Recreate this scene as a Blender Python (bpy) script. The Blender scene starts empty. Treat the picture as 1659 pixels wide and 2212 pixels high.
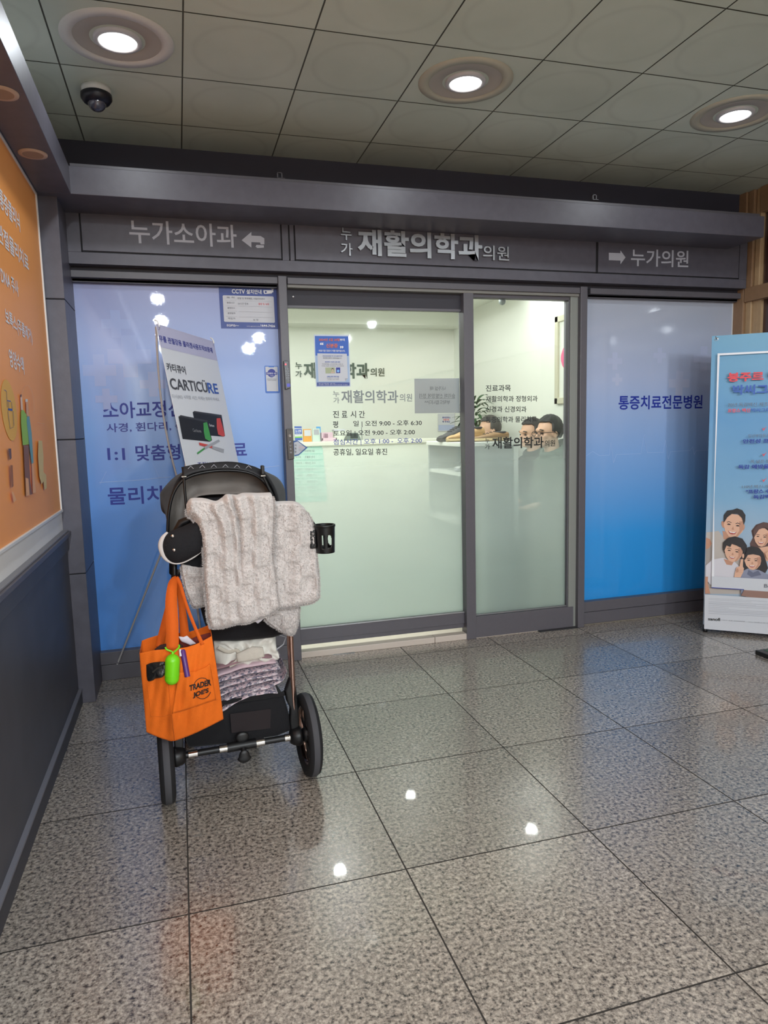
import bpy, bmesh, math, random
from mathutils import Vector, Matrix
random.seed(7)
SC = bpy.context.scene
COL = SC.collection
PI = math.pi

# ------------------------------------------------------------------ camera
H = 1.2653
FPX = 1511.17
CX, CY = 829.5, 1106.0
CR = Vector((0.96020, -0.27802, -0.02458)); CU = Vector((0.05657, 0.10774, 0.99257)); CF = Vector((0.27331, 0.95448, -0.11912))
def _basis():
    p, y, r = math.radians(6.9433), math.radians(-16.0879), math.radians(-1.4190)
    rt = Vector((math.cos(y), math.sin(y), 0)); fw = Vector((-math.sin(y), math.cos(y), 0)); up = Vector((0, 0, 1))
    f2 = fw*math.cos(p) - up*math.sin(p); u2 = up*math.cos(p) + fw*math.sin(p)
    return rt*math.cos(r) + u2*math.sin(r), u2*math.cos(r) - rt*math.sin(r), f2
CR, CU, CF = _basis()
CAMP = Vector((0, 0, H))
cd = bpy.data.cameras.new('camera'); cam = bpy.data.objects.new('camera', cd); COL.objects.link(cam)
cam.matrix_world = Matrix(((CR.x, CU.x, -CF.x, 0), (CR.y, CU.y, -CF.y, 0), (CR.z, CU.z, -CF.z, H), (0, 0, 0, 1)))
cd.sensor_fit = 'VERTICAL'; cd.sensor_height = 24.0; cd.lens = FPX/2212*24.0
cd.clip_start = 0.05; cd.clip_end = 60
SC.camera = cam

# ------------------------------------------------------------------ world, exposure
w = bpy.data.worlds.new('world'); SC.world = w; w.use_nodes = True
w.node_tree.nodes['Background'].inputs[0].default_value = (0.8, 0.85, 1.0, 1)
w.node_tree.nodes['Background'].inputs[1].default_value = 0.04
vs = SC.view_settings
vs.view_transform = 'Standard'; vs.look = 'None'; vs.gamma = 1.0; vs.use_curve_mapping = False
vs.exposure = 0.95
SC.cycles.use_denoising = True
SC.cycles.max_bounces = 8; SC.cycles.transparent_max_bounces = 16
SC.cycles.sample_clamp_indirect = 4.0
LAMP_HALL = 3.6
LAMP_FAR = {1.35: 4.0, -0.10: 9.0, -1.55: 40.0, -3.0: 66.0, -4.45: 90.0}     # rows of the hall behind the camera
LAMP_ROOM = 6.8
LAMP_ENTRY_FILL = 23.0

# ------------------------------------------------------------------ helpers
def ray(u, v): return CR*((u-CX)/FPX) - CU*((v-CY)/FPX) + CF
def PY(u, v, y):
    d = ray(u, v); return CAMP + d*(y/d.y)
def PX(u, v, x):
    d = ray(u, v); return CAMP + d*(x/d.x)
def PZ(u, v, z=0.0):
    d = ray(u, v); return CAMP + d*((z-H)/d.z)

class Plane:
    def __init__(s, O, U, V):
        s.O = Vector(O); s.U = Vector(U).normalized(); V = Vector(V); s.V = (V - s.U*V.dot(s.U)).normalized(); s.N = s.U.cross(s.V)
    def px(s, u, v):
        d = ray(u, v); t = (s.O - CAMP).dot(s.N)/d.dot(s.N); P = CAMP + d*t - s.O
        return P.dot(s.U), P.dot(s.V)
    def w(s, a, b, n=0.0): return s.O + s.U*a + s.V*b + s.N*n
    def pw(s, u, v, n=0.0):
        a, b = s.px(u, v); return s.w(a, b, n)
def facade(y): return Plane((0, y, 0), (1, 0, 0), (0, 0, 1))

MATS = {}
def srgb(c):
    return tuple((x/255/12.92 if x/255 <= 0.04045 else ((x/255+0.055)/1.055)**2.4) for x in c)
def nd(t, typ, **k):
    n = t.nodes.new(typ)
    for a, b in k.items(): setattr(n, a, b)
    return n
def mat(name, rgb, rough=0.5, metal=0.0, noise=0.0, nscale=30, bump=0.0, bscale=120, coat=0.0, spec=0.5, sheen=0.0, emit=0.0, alpha=1.0, lin=False):
    if name in MATS: return MATS[name]
    m = bpy.data.materials.new(name); m.use_nodes = True; t = m.node_tree; b = t.nodes['Principled BSDF']
    c = tuple(rgb) if lin else srgb(rgb)
    b.inputs['Base Color'].default_value = (*c, 1); b.inputs['Roughness'].default_value = rough; b.inputs['Metallic'].default_value = metal
    b.inputs['Specular IOR Level'].default_value = spec
    if coat: b.inputs['Coat Weight'].default_value = coat; b.inputs['Coat Roughness'].default_value = 0.04
    if sheen: b.inputs['Sheen Weight'].default_value = sheen
    if alpha < 1: b.inputs['Alpha'].default_value = alpha
    if emit: b.inputs['Emission Color'].default_value = (*c, 1); b.inputs['Emission Strength'].default_value = emit
    tc = nd(t, 'ShaderNodeNewGeometry')
    if noise:
        nz = nd(t, 'ShaderNodeTexNoise'); nz.inputs['Scale'].default_value = nscale; nz.inputs['Detail'].default_value = 6
        t.links.new(tc.outputs['Position'], nz.inputs['Vector'])
        mx = nd(t, 'ShaderNodeMix', data_type='RGBA'); 
        mx.inputs[6].default_value = (*[x*(1-noise) for x in c], 1); mx.inputs[7].default_value = (*[min(1, x*(1+noise)) for x in c], 1)
        t.links.new(nz.outputs['Fac'], mx.inputs[0]); t.links.new(mx.outputs[2], b.inputs['Base Color'])
    if bump:
        nz = nd(t, 'ShaderNodeTexNoise'); nz.inputs['Scale'].default_value = bscale; nz.inputs['Detail'].default_value = 3
        t.links.new(tc.outputs['Position'], nz.inputs['Vector'])
        bp = nd(t, 'ShaderNodeBump'); bp.inputs['Strength'].default_value = bump; bp.inputs['Distance'].default_value = 0.004
        t.links.new(nz.outputs['Fac'], bp.inputs['Height']); t.links.new(bp.outputs[0], b.inputs['Normal'])
    MATS[name] = m
    return m

_TX = {}
def text_data(s, bold=0.0, ext=0.0):
    k = (s, bold, ext)
    if k in _TX: return _TX[k]
    c = bpy.data.curves.new('t', 'FONT'); c.body = s; c.offset = bold; c.resolution_u = 3
    if ext: c.extrude = ext
    o = bpy.data.objects.new('t', c); COL.objects.link(o)
    bpy.context.view_layer.update()
    me = bpy.data.meshes.new_from_object(o.evaluated_get(bpy.context.evaluated_depsgraph_get()))
    V = [v.co.copy() for v in me.vertices]; Fs = [tuple(p.vertices) for p in me.polygons]
    bpy.data.objects.remove(o); bpy.data.curves.remove(c); bpy.data.meshes.remove(me)
    x0 = min(v.x for v in V); x1 = max(v.x for v in V); y0 = min(v.y for v in V); y1 = max(v.y for v in V)
    V = [Vector(((v.x-x0)/(x1-x0), (v.y-y0)/(y1-y0), v.z/ext if ext else 0)) for v in V]
    _TX[k] = (V, Fs, (x1-x0)/(y1-y0))
    return _TX[k]

def rootloc(o):
    l = Vector((0, 0, 0))
    while o: l += o.location; o = o.parent
    return l

class MB:
    def __init__(s): s.v = []; s.f = []; s.m = []; s.mats = []; s.flat = []; s.cuts = []
    def mi(s, m):
        if m not in s.mats: s.mats.append(m)
        return s.mats.index(m)
    def add(s, V, Fs, m, flat=False):
        b = len(s.v); s.v += [Vector(v) for v in V]; i = s.mi(m)
        for f in Fs: s.f.append(tuple(b+k for k in f)); s.m.append(i); s.flat.append(flat)
        return s
    def box(s, x0, x1, y0, y1, z0, z1, m):
        V = [(x, y, z) for x in (x0, x1) for y in (y0, y1) for z in (z0, z1)]
        return s.add(V, [(0, 1, 3, 2), (4, 6, 7, 5), (0, 4, 5, 1), (2, 3, 7, 6), (0, 2, 6, 4), (1, 5, 7, 3)], m, True)
    def obox(s, c, ax, ay, az, m):
        c = Vector(c); ax, ay, az = Vector(ax), Vector(ay), Vector(az)
        V = [c + ax*i + ay*j + az*k for i in (-1, 1) for j in (-1, 1) for k in (-1, 1)]
        return s.add(V, [(0, 1, 3, 2), (4, 6, 7, 5), (0, 4, 5, 1), (2, 3, 7, 6), (0, 2, 6, 4), (1, 5, 7, 3)], m, True)
    def pbox(s, P, a0, a1, b0, b1, n0, n1, m):
        V = [P.w(a, b, n) for a in (a0, a1) for b in (b0, b1) for n in (n0, n1)]
        return s.add(V, [(0, 1, 3, 2), (4, 6, 7, 5), (0, 4, 5, 1), (2, 3, 7, 6), (0, 2, 6, 4), (1, 5, 7, 3)], m, True)
    def poly(s, pts, m): return s.add(pts, [tuple(range(len(pts)))], m, True)
    def prism(s, P, pts, n0, n1, m):
        k = len(pts); V = [P.w(a, b, n0) for a, b in pts] + [P.w(a, b, n1) for a, b in pts]
        F = [tuple(range(k))[::-1], tuple(range(k, 2*k))] + [(i, (i+1) % k, k+(i+1) % k, k+i) for i in range(k)]
        return s.add(V, F, m, True)
    def pxprism(s, P, pxs, n0, n1, m): return s.prism(P, [P.px(u, v) for u, v in pxs], n0, n1, m)
    def pxflat(s, P, pxs, n, m): return s.poly([P.pw(u, v, n) for u, v in pxs], m)
    def ell(s, P, a, b, ra, rb, n, m, seg=24, rot=0.0):
        pts = []
        for i in range(seg):
            t = 2*PI*i/seg; x = ra*math.cos(t); y = rb*math.sin(t)
            pts.append(P.w(a + x*math.cos(rot)-y*math.sin(rot), b + x*math.sin(rot)+y*math.cos(rot), n))
        return s.poly(pts, m)
    def tube(s, pts, r, m, seg=10, caps=True, flatten=1.0, fdir=None):
        pts = [Vector(p) for p in pts]; n = len(pts); rs = r if isinstance(r, (list, tuple)) else [r]*n
        V = []; prev = None
        for i, p in enumerate(pts):
            t = ((pts[min(i+1, n-1)] - pts[max(i-1, 0)]))
            t = t.normalized() if t.length > 1e-9 else Vector((0, 0, 1))
            if prev is None:
                a = Vector(fdir) if fdir is not None else (Vector((0, 0, 1)) if abs(t.z) < 0.9 else Vector((1, 0, 0)))
            else: a = prev
            a = (a - t*a.dot(t)); a = a.normalized() if a.length > 1e-6 else t.orthogonal().normalized()
            prev = a; b = t.cross(a)
            for k in range(seg):
                th = 2*PI*k/seg; V.append(p + (a*math.cos(th) + b*math.sin(th)*flatten)*rs[i])
        F = [(i*seg+k, i*seg+(k+1) % seg, (i+1)*seg+(k+1) % seg, (i+1)*seg+k) for i in range(n-1) for k in range(seg)]
        s.add(V, F, m)
        if caps:
            s.add(V[:seg], [tuple(range(seg))[::-1]], m, True); s.add(V[-seg:], [tuple(range(seg))], m, True)
        return s
    def lathe(s, prof, c, axis, m, seg=32, caps=False):
        c = Vector(c); ax = Vector(axis).normalized(); a = ax.orthogonal().normalized(); b = ax.cross(a); V = []
        for r, h in prof:
            for k in range(seg):
                th = 2*PI*k/seg; V.append(c + ax*h + (a*math.cos(th)+b*math.sin(th))*r)
        n = len(prof)
        F = [(i*seg+k, i*seg+(k+1) % seg, (i+1)*seg+(k+1) % seg, (i+1)*seg+k) for i in range(n-1) for k in range(seg)]
        if caps: F += [tuple(range(seg))[::-1], tuple((n-1)*seg+k for k in range(seg))]
        return s.add(V, F, m)
    def sph(s, c, r, m, seg=20, rings=12, ax=None):
        r = r if isinstance(r, (tuple, list)) else (r, r, r); c = Vector(c); V = []
        X, Y, Z = ax if ax else (Vector((1, 0, 0)), Vector((0, 1, 0)), Vector((0, 0, 1)))
        for i in range(rings+1):
            ph = PI*i/rings
            for k in range(seg):
                th = 2*PI*k/seg
                V.append(c + X*(r[0]*math.sin(ph)*math.cos(th)) + Y*(r[1]*math.sin(ph)*math.sin(th)) + Z*(r[2]*math.cos(ph)))
        F = [(i*seg+k, (i+1)*seg+k, (i+1)*seg+(k+1) % seg, i*seg+(k+1) % seg) for i in range(rings) for k in range(seg)]
        return s.add(V, F, m)
    def grid(s, fn, nu, nv, m):
        V = [fn(i/(nu-1), j/(nv-1)) for j in range(nv) for i in range(nu)]
        F = [(j*nu+i, j*nu+i+1, (j+1)*nu+i+1, (j+1)*nu+i) for j in range(nv-1) for i in range(nu-1)]
        return s.add(V, F, m)
    def pillow(s, outline, c, nrm, thick, m, rings=7, back=None):
        """closed puffed body from a star-shaped outline (world points)"""
        outline = [Vector(p) for p in outline]; c = Vector(c); nrm = Vector(nrm).normalized(); k = len(outline); V = []; F = []
        back = thick if back is None else back
        rows = []
        for sgn, th in ((1, thick), (-1, back)):
            for i in range(rings):
                a = (PI/2)*i/rings
                rows.append([c + (p-c)*math.cos(a)**0.8 + nrm*(sgn*th*math.sin(a)) for p in outline] if not (sgn < 0 and i == 0) else None)
        V = []; idx = []
        for r in rows:
            if r is None: idx.append(idx[0]); continue
            idx.append(len(V)); V += r
        for base in (0, rings):
            for i in range(rings-1):
                a, b = idx[base+i], idx[base+i+1]
                for j in range(k): F.append((a+j, a+(j+1) % k, b+(j+1) % k, b+j))
            tip = len(V); V.append(c + nrm*(thick if base == 0 else -back))
            a = idx[base+rings-1]
            for j in range(k): F.append((a+j, a+(j+1) % k, tip))
        return s.add(V, F, m)
    def text(s, P, txt, a0, a1, b0, b1, m, n=0.0015, bold=0.012, ext=0.0, mirror=False, skew=0.0):
        V, Fs, asp = text_data(txt, bold, 0.5 if ext else 0)
        s.cuts.append((len(s.v), len(s.f)))
        out = []
        for v in V:
            x = 1-v.x if mirror else v.x
            out.append(P.w(a0+(a1-a0)*x, b0+(b1-b0)*v.y + skew*(x-0.5), n + (ext*(v.z+1)/2 if ext else 0)))
        return s.add(out, Fs, m, True)
    def pxtext(s, P, txt, l, r, h, m, n=0.0015, bold=0.012, ext=0.0, mirror=False):
        """l, r: pixel of the left-centre and right-centre of the words; h: pixel height"""
        a0, bl = P.px(*l); a1, br = P.px(*r); uc, vc = (l[0]+r[0])/2, (l[1]+r[1])/2
        hh = P.px(uc, vc-h/2)[1] - P.px(uc, vc+h/2)[1]; bc = (bl+br)/2
        return s.text(P, txt, a0, a1, bc-hh/2, bc+hh/2, m, n, bold, ext, mirror, br-bl)
    def build(s, name, parent=None, smooth=True, bevel=0.0, solid=0.0, sub=0, angle=40, loc=None, recalc=True):
        if name == 'lettering' and len(s.cuts) > 1:      # every line of words is a part of its own
            ends = s.cuts[1:] + [(len(s.v), len(s.f))]
            for (v0, f0), (v1, f1) in zip(s.cuts, ends):
                b = MB(); b.v = s.v[v0:v1]; b.f = [tuple(k-v0 for k in f) for f in s.f[f0:f1]]; b.m = s.m[f0:f1]; b.mats = s.mats; b.flat = s.flat[f0:f1]
                b.build(name, parent, recalc=False)
            return None
        me = bpy.data.meshes.new(name)
        base = rootloc(parent) if parent else Vector(loc) if loc is not None else Vector((0, 0, 0))
        me.from_pydata([tuple(v-base) for v in s.v], [], s.f)
        for m in s.mats: me.materials.append(m)
        me.polygons.foreach_set('material_index', s.m)
        me.update()
        if recalc:
            bm = bmesh.new(); bm.from_mesh(me); bmesh.ops.recalc_face_normals(bm, faces=bm.faces); bm.to_mesh(me); bm.free()
        if smooth:
            me.polygons.foreach_set('use_smooth', [not f for f in s.flat] if len(s.flat) == len(me.polygons) else [True]*len(me.polygons))
        o = bpy.data.objects.new(name, me); COL.objects.link(o)
        if parent: o.parent = parent
        else: o.location = base
        if solid:
            md = o.modifiers.new('solid', 'SOLIDIFY'); md.thickness = solid; md.offset = 0
        if sub:
            md = o.modifiers.new('sub', 'SUBSURF'); md.levels = sub; md.render_levels = sub
        if bevel:
            md = o.modifiers.new('bevel', 'BEVEL'); md.width = bevel; md.segments = 2; md.limit_method = 'ANGLE'; md.angle_limit = math.radians(angle)
        return o

def tag(o, label, cat, group=None):
    o['label'] = label; o['category'] = cat
    if group: o['group'] = group
    return o
def thing(name, label, cat, loc, group=None):
    o = bpy.data.objects.new(name, None); COL.objects.link(o); o.location = loc; o.empty_display_size = 0.05
    return tag(o, label, cat, group)
def struct(o):
    o['kind'] = 'structure'; return o
def sempty(name, loc=(0, 0, 0)):
    o = bpy.data.objects.new(name, None); COL.objects.link(o); o.location = loc; o['kind'] = 'structure'; return o
def copy_tree(o, loc):
    r = o.copy(); COL.objects.link(r); r.location = loc
    for ch in list(o.children):
        c = ch.copy(); COL.objects.link(c); c.parent = r
        for g in ch.children:
            d = g.copy(); COL.objects.link(d); d.parent = c
    return r
def remesh(mb, voxel, mats=None, smooth=2):
    """fuse the shapes of a builder into one continuous skin"""
    me = bpy.data.meshes.new('r'); me.from_pydata([tuple(v) for v in mb.v], [], mb.f); me.update()
    bm = bmesh.new(); bm.from_mesh(me); bmesh.ops.recalc_face_normals(bm, faces=bm.faces); bm.to_mesh(me); bm.free()
    o = bpy.data.objects.new('r', me); COL.objects.link(o)
    md = o.modifiers.new('r', 'REMESH'); md.mode = 'VOXEL'; md.voxel_size = voxel
    if smooth:
        ms = o.modifiers.new('s', 'SMOOTH'); ms.factor = 0.5; ms.iterations = smooth
    bpy.context.view_layer.update()
    out = bpy.data.meshes.new_from_object(o.evaluated_get(bpy.context.evaluated_depsgraph_get()))
    nb = MB(); nb.add([v.co.copy() for v in out.vertices], [tuple(p.vertices) for p in out.polygons], mb.mats[0])
    bpy.data.objects.remove(o); bpy.data.meshes.remove(out)
    return nb

# ------------------------------------------------------------------ materials
def granite():
    m = bpy.data.materials.new('polished_granite'); m.use_nodes = True; t = m.node_tree; b = t.nodes['Principled BSDF']; L = t.links.new
    g = nd(t, 'ShaderNodeNewGeometry')
    v1 = nd(t, 'ShaderNodeTexNoise'); v1.inputs['Scale'].default_value = 84; v1.inputs['Detail'].default_value = 5; v1.inputs['Roughness'].default_value = 0.68
    v2 = nd(t, 'ShaderNodeTexVoronoi'); v2.inputs['Scale'].default_value = 190
    v3 = nd(t, 'ShaderNodeTexNoise'); v3.inputs['Scale'].default_value = 5; v3.inputs['Detail'].default_value = 3
    for v in (v1, v2, v3): L(g.outputs['Position'], v.inputs['Vector'])
    r1 = nd(t, 'ShaderNodeValToRGB'); e = r1.color_ramp.elements
    e[0].position = 0.36; e[0].color = (*srgb((50, 46, 43)), 1); e[1].position = 0.60; e[1].color = (*srgb((216, 206, 194)), 1)
    k = r1.color_ramp.elements.new(0.45); k.color = (*srgb((152, 143, 134)), 1)
    L(v1.outputs['Fac'], r1.inputs[0])
    r2 = nd(t, 'ShaderNodeValToRGB'); e = r2.color_ramp.elements
    e[0].position = 0.0; e[0].color = (*srgb((162, 157, 151)), 1); e[1].position = 1.0; e[1].color = (*srgb((243, 240, 234)), 1)
    L(v2.outputs['Color'], r2.inputs[0])
    mx = nd(t, 'ShaderNodeMix', data_type='RGBA', blend_type='MULTIPLY'); mx.inputs[0].default_value = 0.75
    L(r1.outputs[0], mx.inputs[6]); L(r2.outputs[0], mx.inputs[7])
    hs = nd(t, 'ShaderNodeHueSaturation')
    ma = nd(t, 'ShaderNodeMapRange'); ma.inputs[3].default_value = 0.88; ma.inputs[4].default_value = 1.12
    L(g.outputs['Random Per Island'], ma.inputs[0]); L(ma.outputs[0], hs.inputs['Value'])
    L(mx.outputs[2], hs.inputs['Color']); L(hs.outputs[0], b.inputs['Base Color'])
    mr = nd(t, 'ShaderNodeMapRange'); b.inputs['IOR'].default_value = 1.75; b.inputs['Specular IOR Level'].default_value = 0.95; b.inputs['Coat Weight'].default_value = 0.28; b.inputs['Coat IOR'].default_value = 1.6; b.inputs['Coat Roughness'].default_value = 0.03
    mr.inputs[3].default_value = 0.22; mr.inputs[4].default_value = 0.32
    L(v3.outputs['Fac'], mr.inputs[0]); L(mr.outputs[0], b.inputs['Roughness'])
    bp = nd(t, 'ShaderNodeBump'); bp.inputs['Strength'].default_value = 0.05; bp.inputs['Distance'].default_value = 0.001
    L(v1.outputs['Fac'], bp.inputs['Height']); L(bp.outputs[0], b.inputs['Normal'])
    return m
def ceiling_board():
    m = bpy.data.materials.new('ceiling_board'); m.use_nodes = True; t = m.node_tree; b = t.nodes['Principled BSDF']; L = t.links.new
    g = nd(t, 'ShaderNodeNewGeometry')
    n1 = nd(t, 'ShaderNodeTexNoise'); n1.inputs['Scale'].default_value = 3; n1.inputs['Detail'].default_value = 4
    L(g.outputs['Position'], n1.inputs['Vector'])
    r = nd(t, 'ShaderNodeValToRGB'); e = r.color_ramp.elements
    e[0].position = .3; e[0].color = (*srgb((194, 203, 190)), 1); e[1].position = .7; e[1].color = (*srgb((206, 214, 202)), 1)
    L(n1.outputs['Fac'], r.inputs[0])
    ma = nd(t, 'ShaderNodeMapRange'); ma.inputs[3].default_value = 0.95; ma.inputs[4].default_value = 1.05
    L(g.outputs['Random Per Island'], ma.inputs[0])
    # faint round press mark in every tile
    sx = nd(t, 'ShaderNodeSeparateXYZ'); L(g.outputs['Position'], sx.inputs[0])
    def cell(o, off):
        a = nd(t, 'ShaderNodeMath', operation='ADD'); a.inputs[1].default_value = off; L(o, a.inputs[0])
        d = nd(t, 'ShaderNodeMath', operation='PINGPONG'); d.inputs[1].default_value = 0.2222; L(a.outputs[0], d.inputs[0]); return d.outputs[0]
    cx, cy = cell(sx.outputs[0], 9.238), cell(sx.outputs[1], 8.966)
    cb = nd(t, 'ShaderNodeCombineXYZ'); L(cx, cb.inputs[0]); L(cy, cb.inputs[1])
    ln = nd(t, 'ShaderNodeVectorMath', operation='DISTANCE'); ln.inputs[1].default_value = (0.2222, 0.2222, 0); L(cb.outputs[0], ln.inputs[0])
    rr = nd(t, 'ShaderNodeValToRGB'); e = rr.color_ramp.elements
    e[0].position = 0.165; e[0].color = (1, 1, 1, 1); e[1].position = 0.185; e[1].color = (0.93, 0.93, 0.93, 1); k = e.new(0.2); k.color = (1, 1, 1, 1)
    L(ln.outputs['Value'], rr.inputs[0])
    mm = nd(t, 'ShaderNodeMix', data_type='RGBA', blend_type='MULTIPLY'); mm.inputs[0].default_value = 1
    L(r.outputs[0], mm.inputs[6]); L(rr.outputs[0], mm.inputs[7])
    hs = nd(t, 'ShaderNodeHueSaturation'); L(ma.outputs[0], hs.inputs['Value']); L(mm.outputs[2], hs.inputs['Color']); L(hs.outputs[0], b.inputs['Base Color'])
    b.inputs['Roughness'].default_value = 0.8
    n2 = nd(t, 'ShaderNodeTexNoise'); n2.inputs['Scale'].default_value = 260; L(g.outputs['Position'], n2.inputs['Vector'])
    bp = nd(t, 'ShaderNodeBump'); bp.inputs['Strength'].default_value = 0.15; bp.inputs['Distance'].default_value = 0.002
    L(n2.outputs['Fac'], bp.inputs['Height']); L(bp.outputs[0], b.inputs['Normal'])
    return m
def film(name, stops, z0, z1, crosses=True):
    """printed blue window film, graded from top to bottom"""
    m = bpy.data.materials.new(name); m.use_nodes = True; t = m.node_tree; b = t.nodes['Principled BSDF']; L = t.links.new
    g = nd(t, 'ShaderNodeNewGeometry'); sx = nd(t, 'ShaderNodeSeparateXYZ'); L(g.outputs['Position'], sx.inputs[0])
    mr = nd(t, 'ShaderNodeMapRange'); mr.inputs[1].default_value = z0; mr.inputs[2].default_value = z1; L(sx.outputs[2], mr.inputs[0])
    r = nd(t, 'ShaderNodeValToRGB'); e = r.color_ramp.elements
    for i, (p, c) in enumerate(stops):
        k = e[i] if i < 2 else e.new(p)
        k.position = p; k.color = (*srgb(c), 1)
    L(mr.outputs[0], r.inputs[0]); L(r.outputs[0], b.inputs['Base Color'])
    b.inputs['Roughness'].default_value = 0.35; b.inputs['Coat Weight'].default_value = 1.0; b.inputs['Coat Roughness'].default_value = 0.015
    n2 = nd(t, 'ShaderNodeTexNoise'); n2.inputs['Scale'].default_value = 160; L(g.outputs['Position'], n2.inputs['Vector'])
    bp = nd(t, 'ShaderNodeBump'); bp.inputs['Strength'].default_value = 0.06; bp.inputs['Distance'].default_value = 0.0006
    L(n2.outputs['Fac'], bp.inputs['Height']); L(bp.outputs[0], b.inputs['Coat Normal'])
    return m
def frosted():
    """clear glass carrying a white film that fades in towards the floor"""
    m = bpy.data.materials.new('frost_graded_glass'); m.use_nodes = True; t = m.node_tree; L = t.links.new
    t.nodes.remove(t.nodes['Principled BSDF']); out = t.nodes['Material Output']
    g = nd(t, 'ShaderNodeNewGeometry'); sx = nd(t, 'ShaderNodeSeparateXYZ'); L(g.outputs['Position'], sx.inputs[0])
    m0 = nd(t, 'ShaderNodeMapRange'); m0.inputs[1].default_value = 1.20; m0.inputs[2].default_value = 0.40; L(sx.outputs[2], m0.inputs[0])
    m1_ = nd(t, 'ShaderNodeMath', operation='POWER'); m1_.inputs[1].default_value = 0.75; L(m0.outputs[0], m1_.inputs[0])
    mr = nd(t, 'ShaderNodeMath', operation='MULTIPLY'); mr.inputs[1].default_value = 0.93; L(m1_.outputs[0], mr.inputs[0])
    tr = nd(t, 'ShaderNodeBsdfTransparent'); tr.inputs[0].default_value = (0.94, 0.965, 0.945, 1)
    tl = nd(t, 'ShaderNodeBsdfTranslucent'); tl.inputs[0].default_value = (0.89, 0.99, 0.955, 1)
    df = nd(t, 'ShaderNodeBsdfDiffuse'); df.inputs[0].default_value = (0.62, 0.74, 0.68, 1)
    a = nd(t, 'ShaderNodeMixShader'); a.inputs[0].default_value = 0.12; L(tl.outputs[0], a.inputs[1]); L(df.outputs[0], a.inputs[2])
    b = nd(t, 'ShaderNodeMixShader'); L(mr.outputs[0], b.inputs[0]); L(tr.outputs[0], b.inputs[1]); L(a.outputs[0], b.inputs[2])
    gl = nd(t, 'ShaderNodeBsdfGlossy'); gl.inputs[1].default_value = 0.02
    fr = nd(t, 'ShaderNodeFresnel'); fr.inputs[0].default_value = 1.45
    c = nd(t, 'ShaderNodeMixShader'); L(fr.outputs[0], c.inputs[0]); L(b.outputs[0], c.inputs[1]); L(gl.outputs[0], c.inputs[2])
    L(c.outputs[0], out.inputs[0])
    return m
def clear_mat(name, tint, f=0.1):
    m = bpy.data.materials.new(name); m.use_nodes = True; t = m.node_tree; L = t.links.new
    t.nodes.remove(t.nodes['Principled BSDF']); out = t.nodes['Material Output']
    tr = nd(t, 'ShaderNodeBsdfTransparent'); tr.inputs[0].default_value = (*tint, 1)
    gl = nd(t, 'ShaderNodeBsdfGlossy'); gl.inputs[1].default_value = 0.05
    c = nd(t, 'ShaderNodeMixShader'); c.inputs[0].default_value = f; L(tr.outputs[0], c.inputs[1]); L(gl.outputs[0], c.inputs[2]); L(c.outputs[0], out.inputs[0])
    return m
def quilt_print():
    m = bpy.data.materials.new('ditsy_floral_cotton'); m.use_nodes = True; t = m.node_tree; b = t.nodes['Principled BSDF']; L = t.links.new
    g = nd(t, 'ShaderNodeNewGeometry'); v = nd(t, 'ShaderNodeTexVoronoi'); v.inputs['Scale'].default_value = 130; L(g.outputs['Position'], v.inputs['Vector'])
    r = nd(t, 'ShaderNodeValToRGB'); e = r.color_ramp.elements
    for i, (p, c) in enumerate([(0.0, (98, 98, 118)), (0.32, (150, 144, 156)), (0.5, (222, 212, 216)), (0.80, (206, 176, 184)), (1.0, (230, 222, 226))]):
        k = e[i] if i < 2 else e.new(p)
        k.position = p; k.color = (*srgb(c), 1)
    sx = nd(t, 'ShaderNodeSeparateColor'); L(v.outputs['Color'], sx.inputs[0]); L(sx.outputs[0], r.inputs[0]); L(r.outputs[0], b.inputs['Base Color'])
    b.inputs['Roughness'].default_value = 0.95; return m

GRAN = granite(); CEILB = ceiling_board(); FROST = frosted()
PANEL = mat('slate_laminate', (90, 88, 98), 0.42, noise=0.22, nscale=22, bump=0.05)
FRAME = mat('dark_aluminium_frame', (92, 89, 95), 0.4, noise=0.06, nscale=60)
DARKF = mat('dark_recess', (52, 50, 58), 0.6)
BLACKGAP = mat('black_gap', (22, 22, 27), 0.7)
RECESS_SHADE = mat('shaded_recess_wall', (58, 58, 72), 0.6)  # wall set back above the soffit, the ceiling's shade put into its colour
GROUT = mat('dark_grout', (62, 58, 54), 0.8)
CGROOVE = mat('ceiling_groove', (112, 114, 104), 0.9)
WHITEW = mat('white_painted_wall', (228, 227, 226), 0.7, noise=0.04, nscale=8)
HALLW = mat('hall_wall', (170, 165, 155), 0.7)
WAINS = mat('wainscot_panel', (78, 78, 84), 0.45, noise=0.18, nscale=9)
STEEL = mat('brushed_steel', (200, 200, 205), 0.28, metal=1.0)
CHROME = mat('chrome', (225, 222, 220), 0.12, metal=1.0)
COPPER = mat('rose_bronze_tube', (170, 140, 128), 0.2, metal=1.0)
BLACKP = mat('black_plastic', (17, 17, 19), 0.42)
RUBBER = mat('tyre_rubber', (22, 22, 25), 0.75)
RUBBERG = mat('tyre_stripe', (70, 70, 74), 0.8)
BLACKC = mat('black_stroller_cloth', (13, 13, 18), 0.9, sheen=0.1, noise=0.15, nscale=80, bump=0.2, bscale=300)
MESHG = mat('grey_canopy_mesh', (122, 117, 112), 0.85, noise=0.22, nscale=14)
LINER = mat('charcoal_liner', (42, 41, 44), 0.9)
ORANGE = mat('orange_canvas', (228, 106, 6), 0.85, bump=0.35, bscale=420, noise=0.06, nscale=60)
ORANGED = mat('orange_canvas_strap', (216, 94, 6), 0.85, bump=0.3, bscale=420)
MAROON = mat('maroon_lining', (120, 48, 40), 0.9)
LIME = mat('lime_plastic', (120, 215, 20), 0.35, bump=0.05)
PURPLE = mat('purple_plastic', (88, 45, 120), 0.4)
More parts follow.
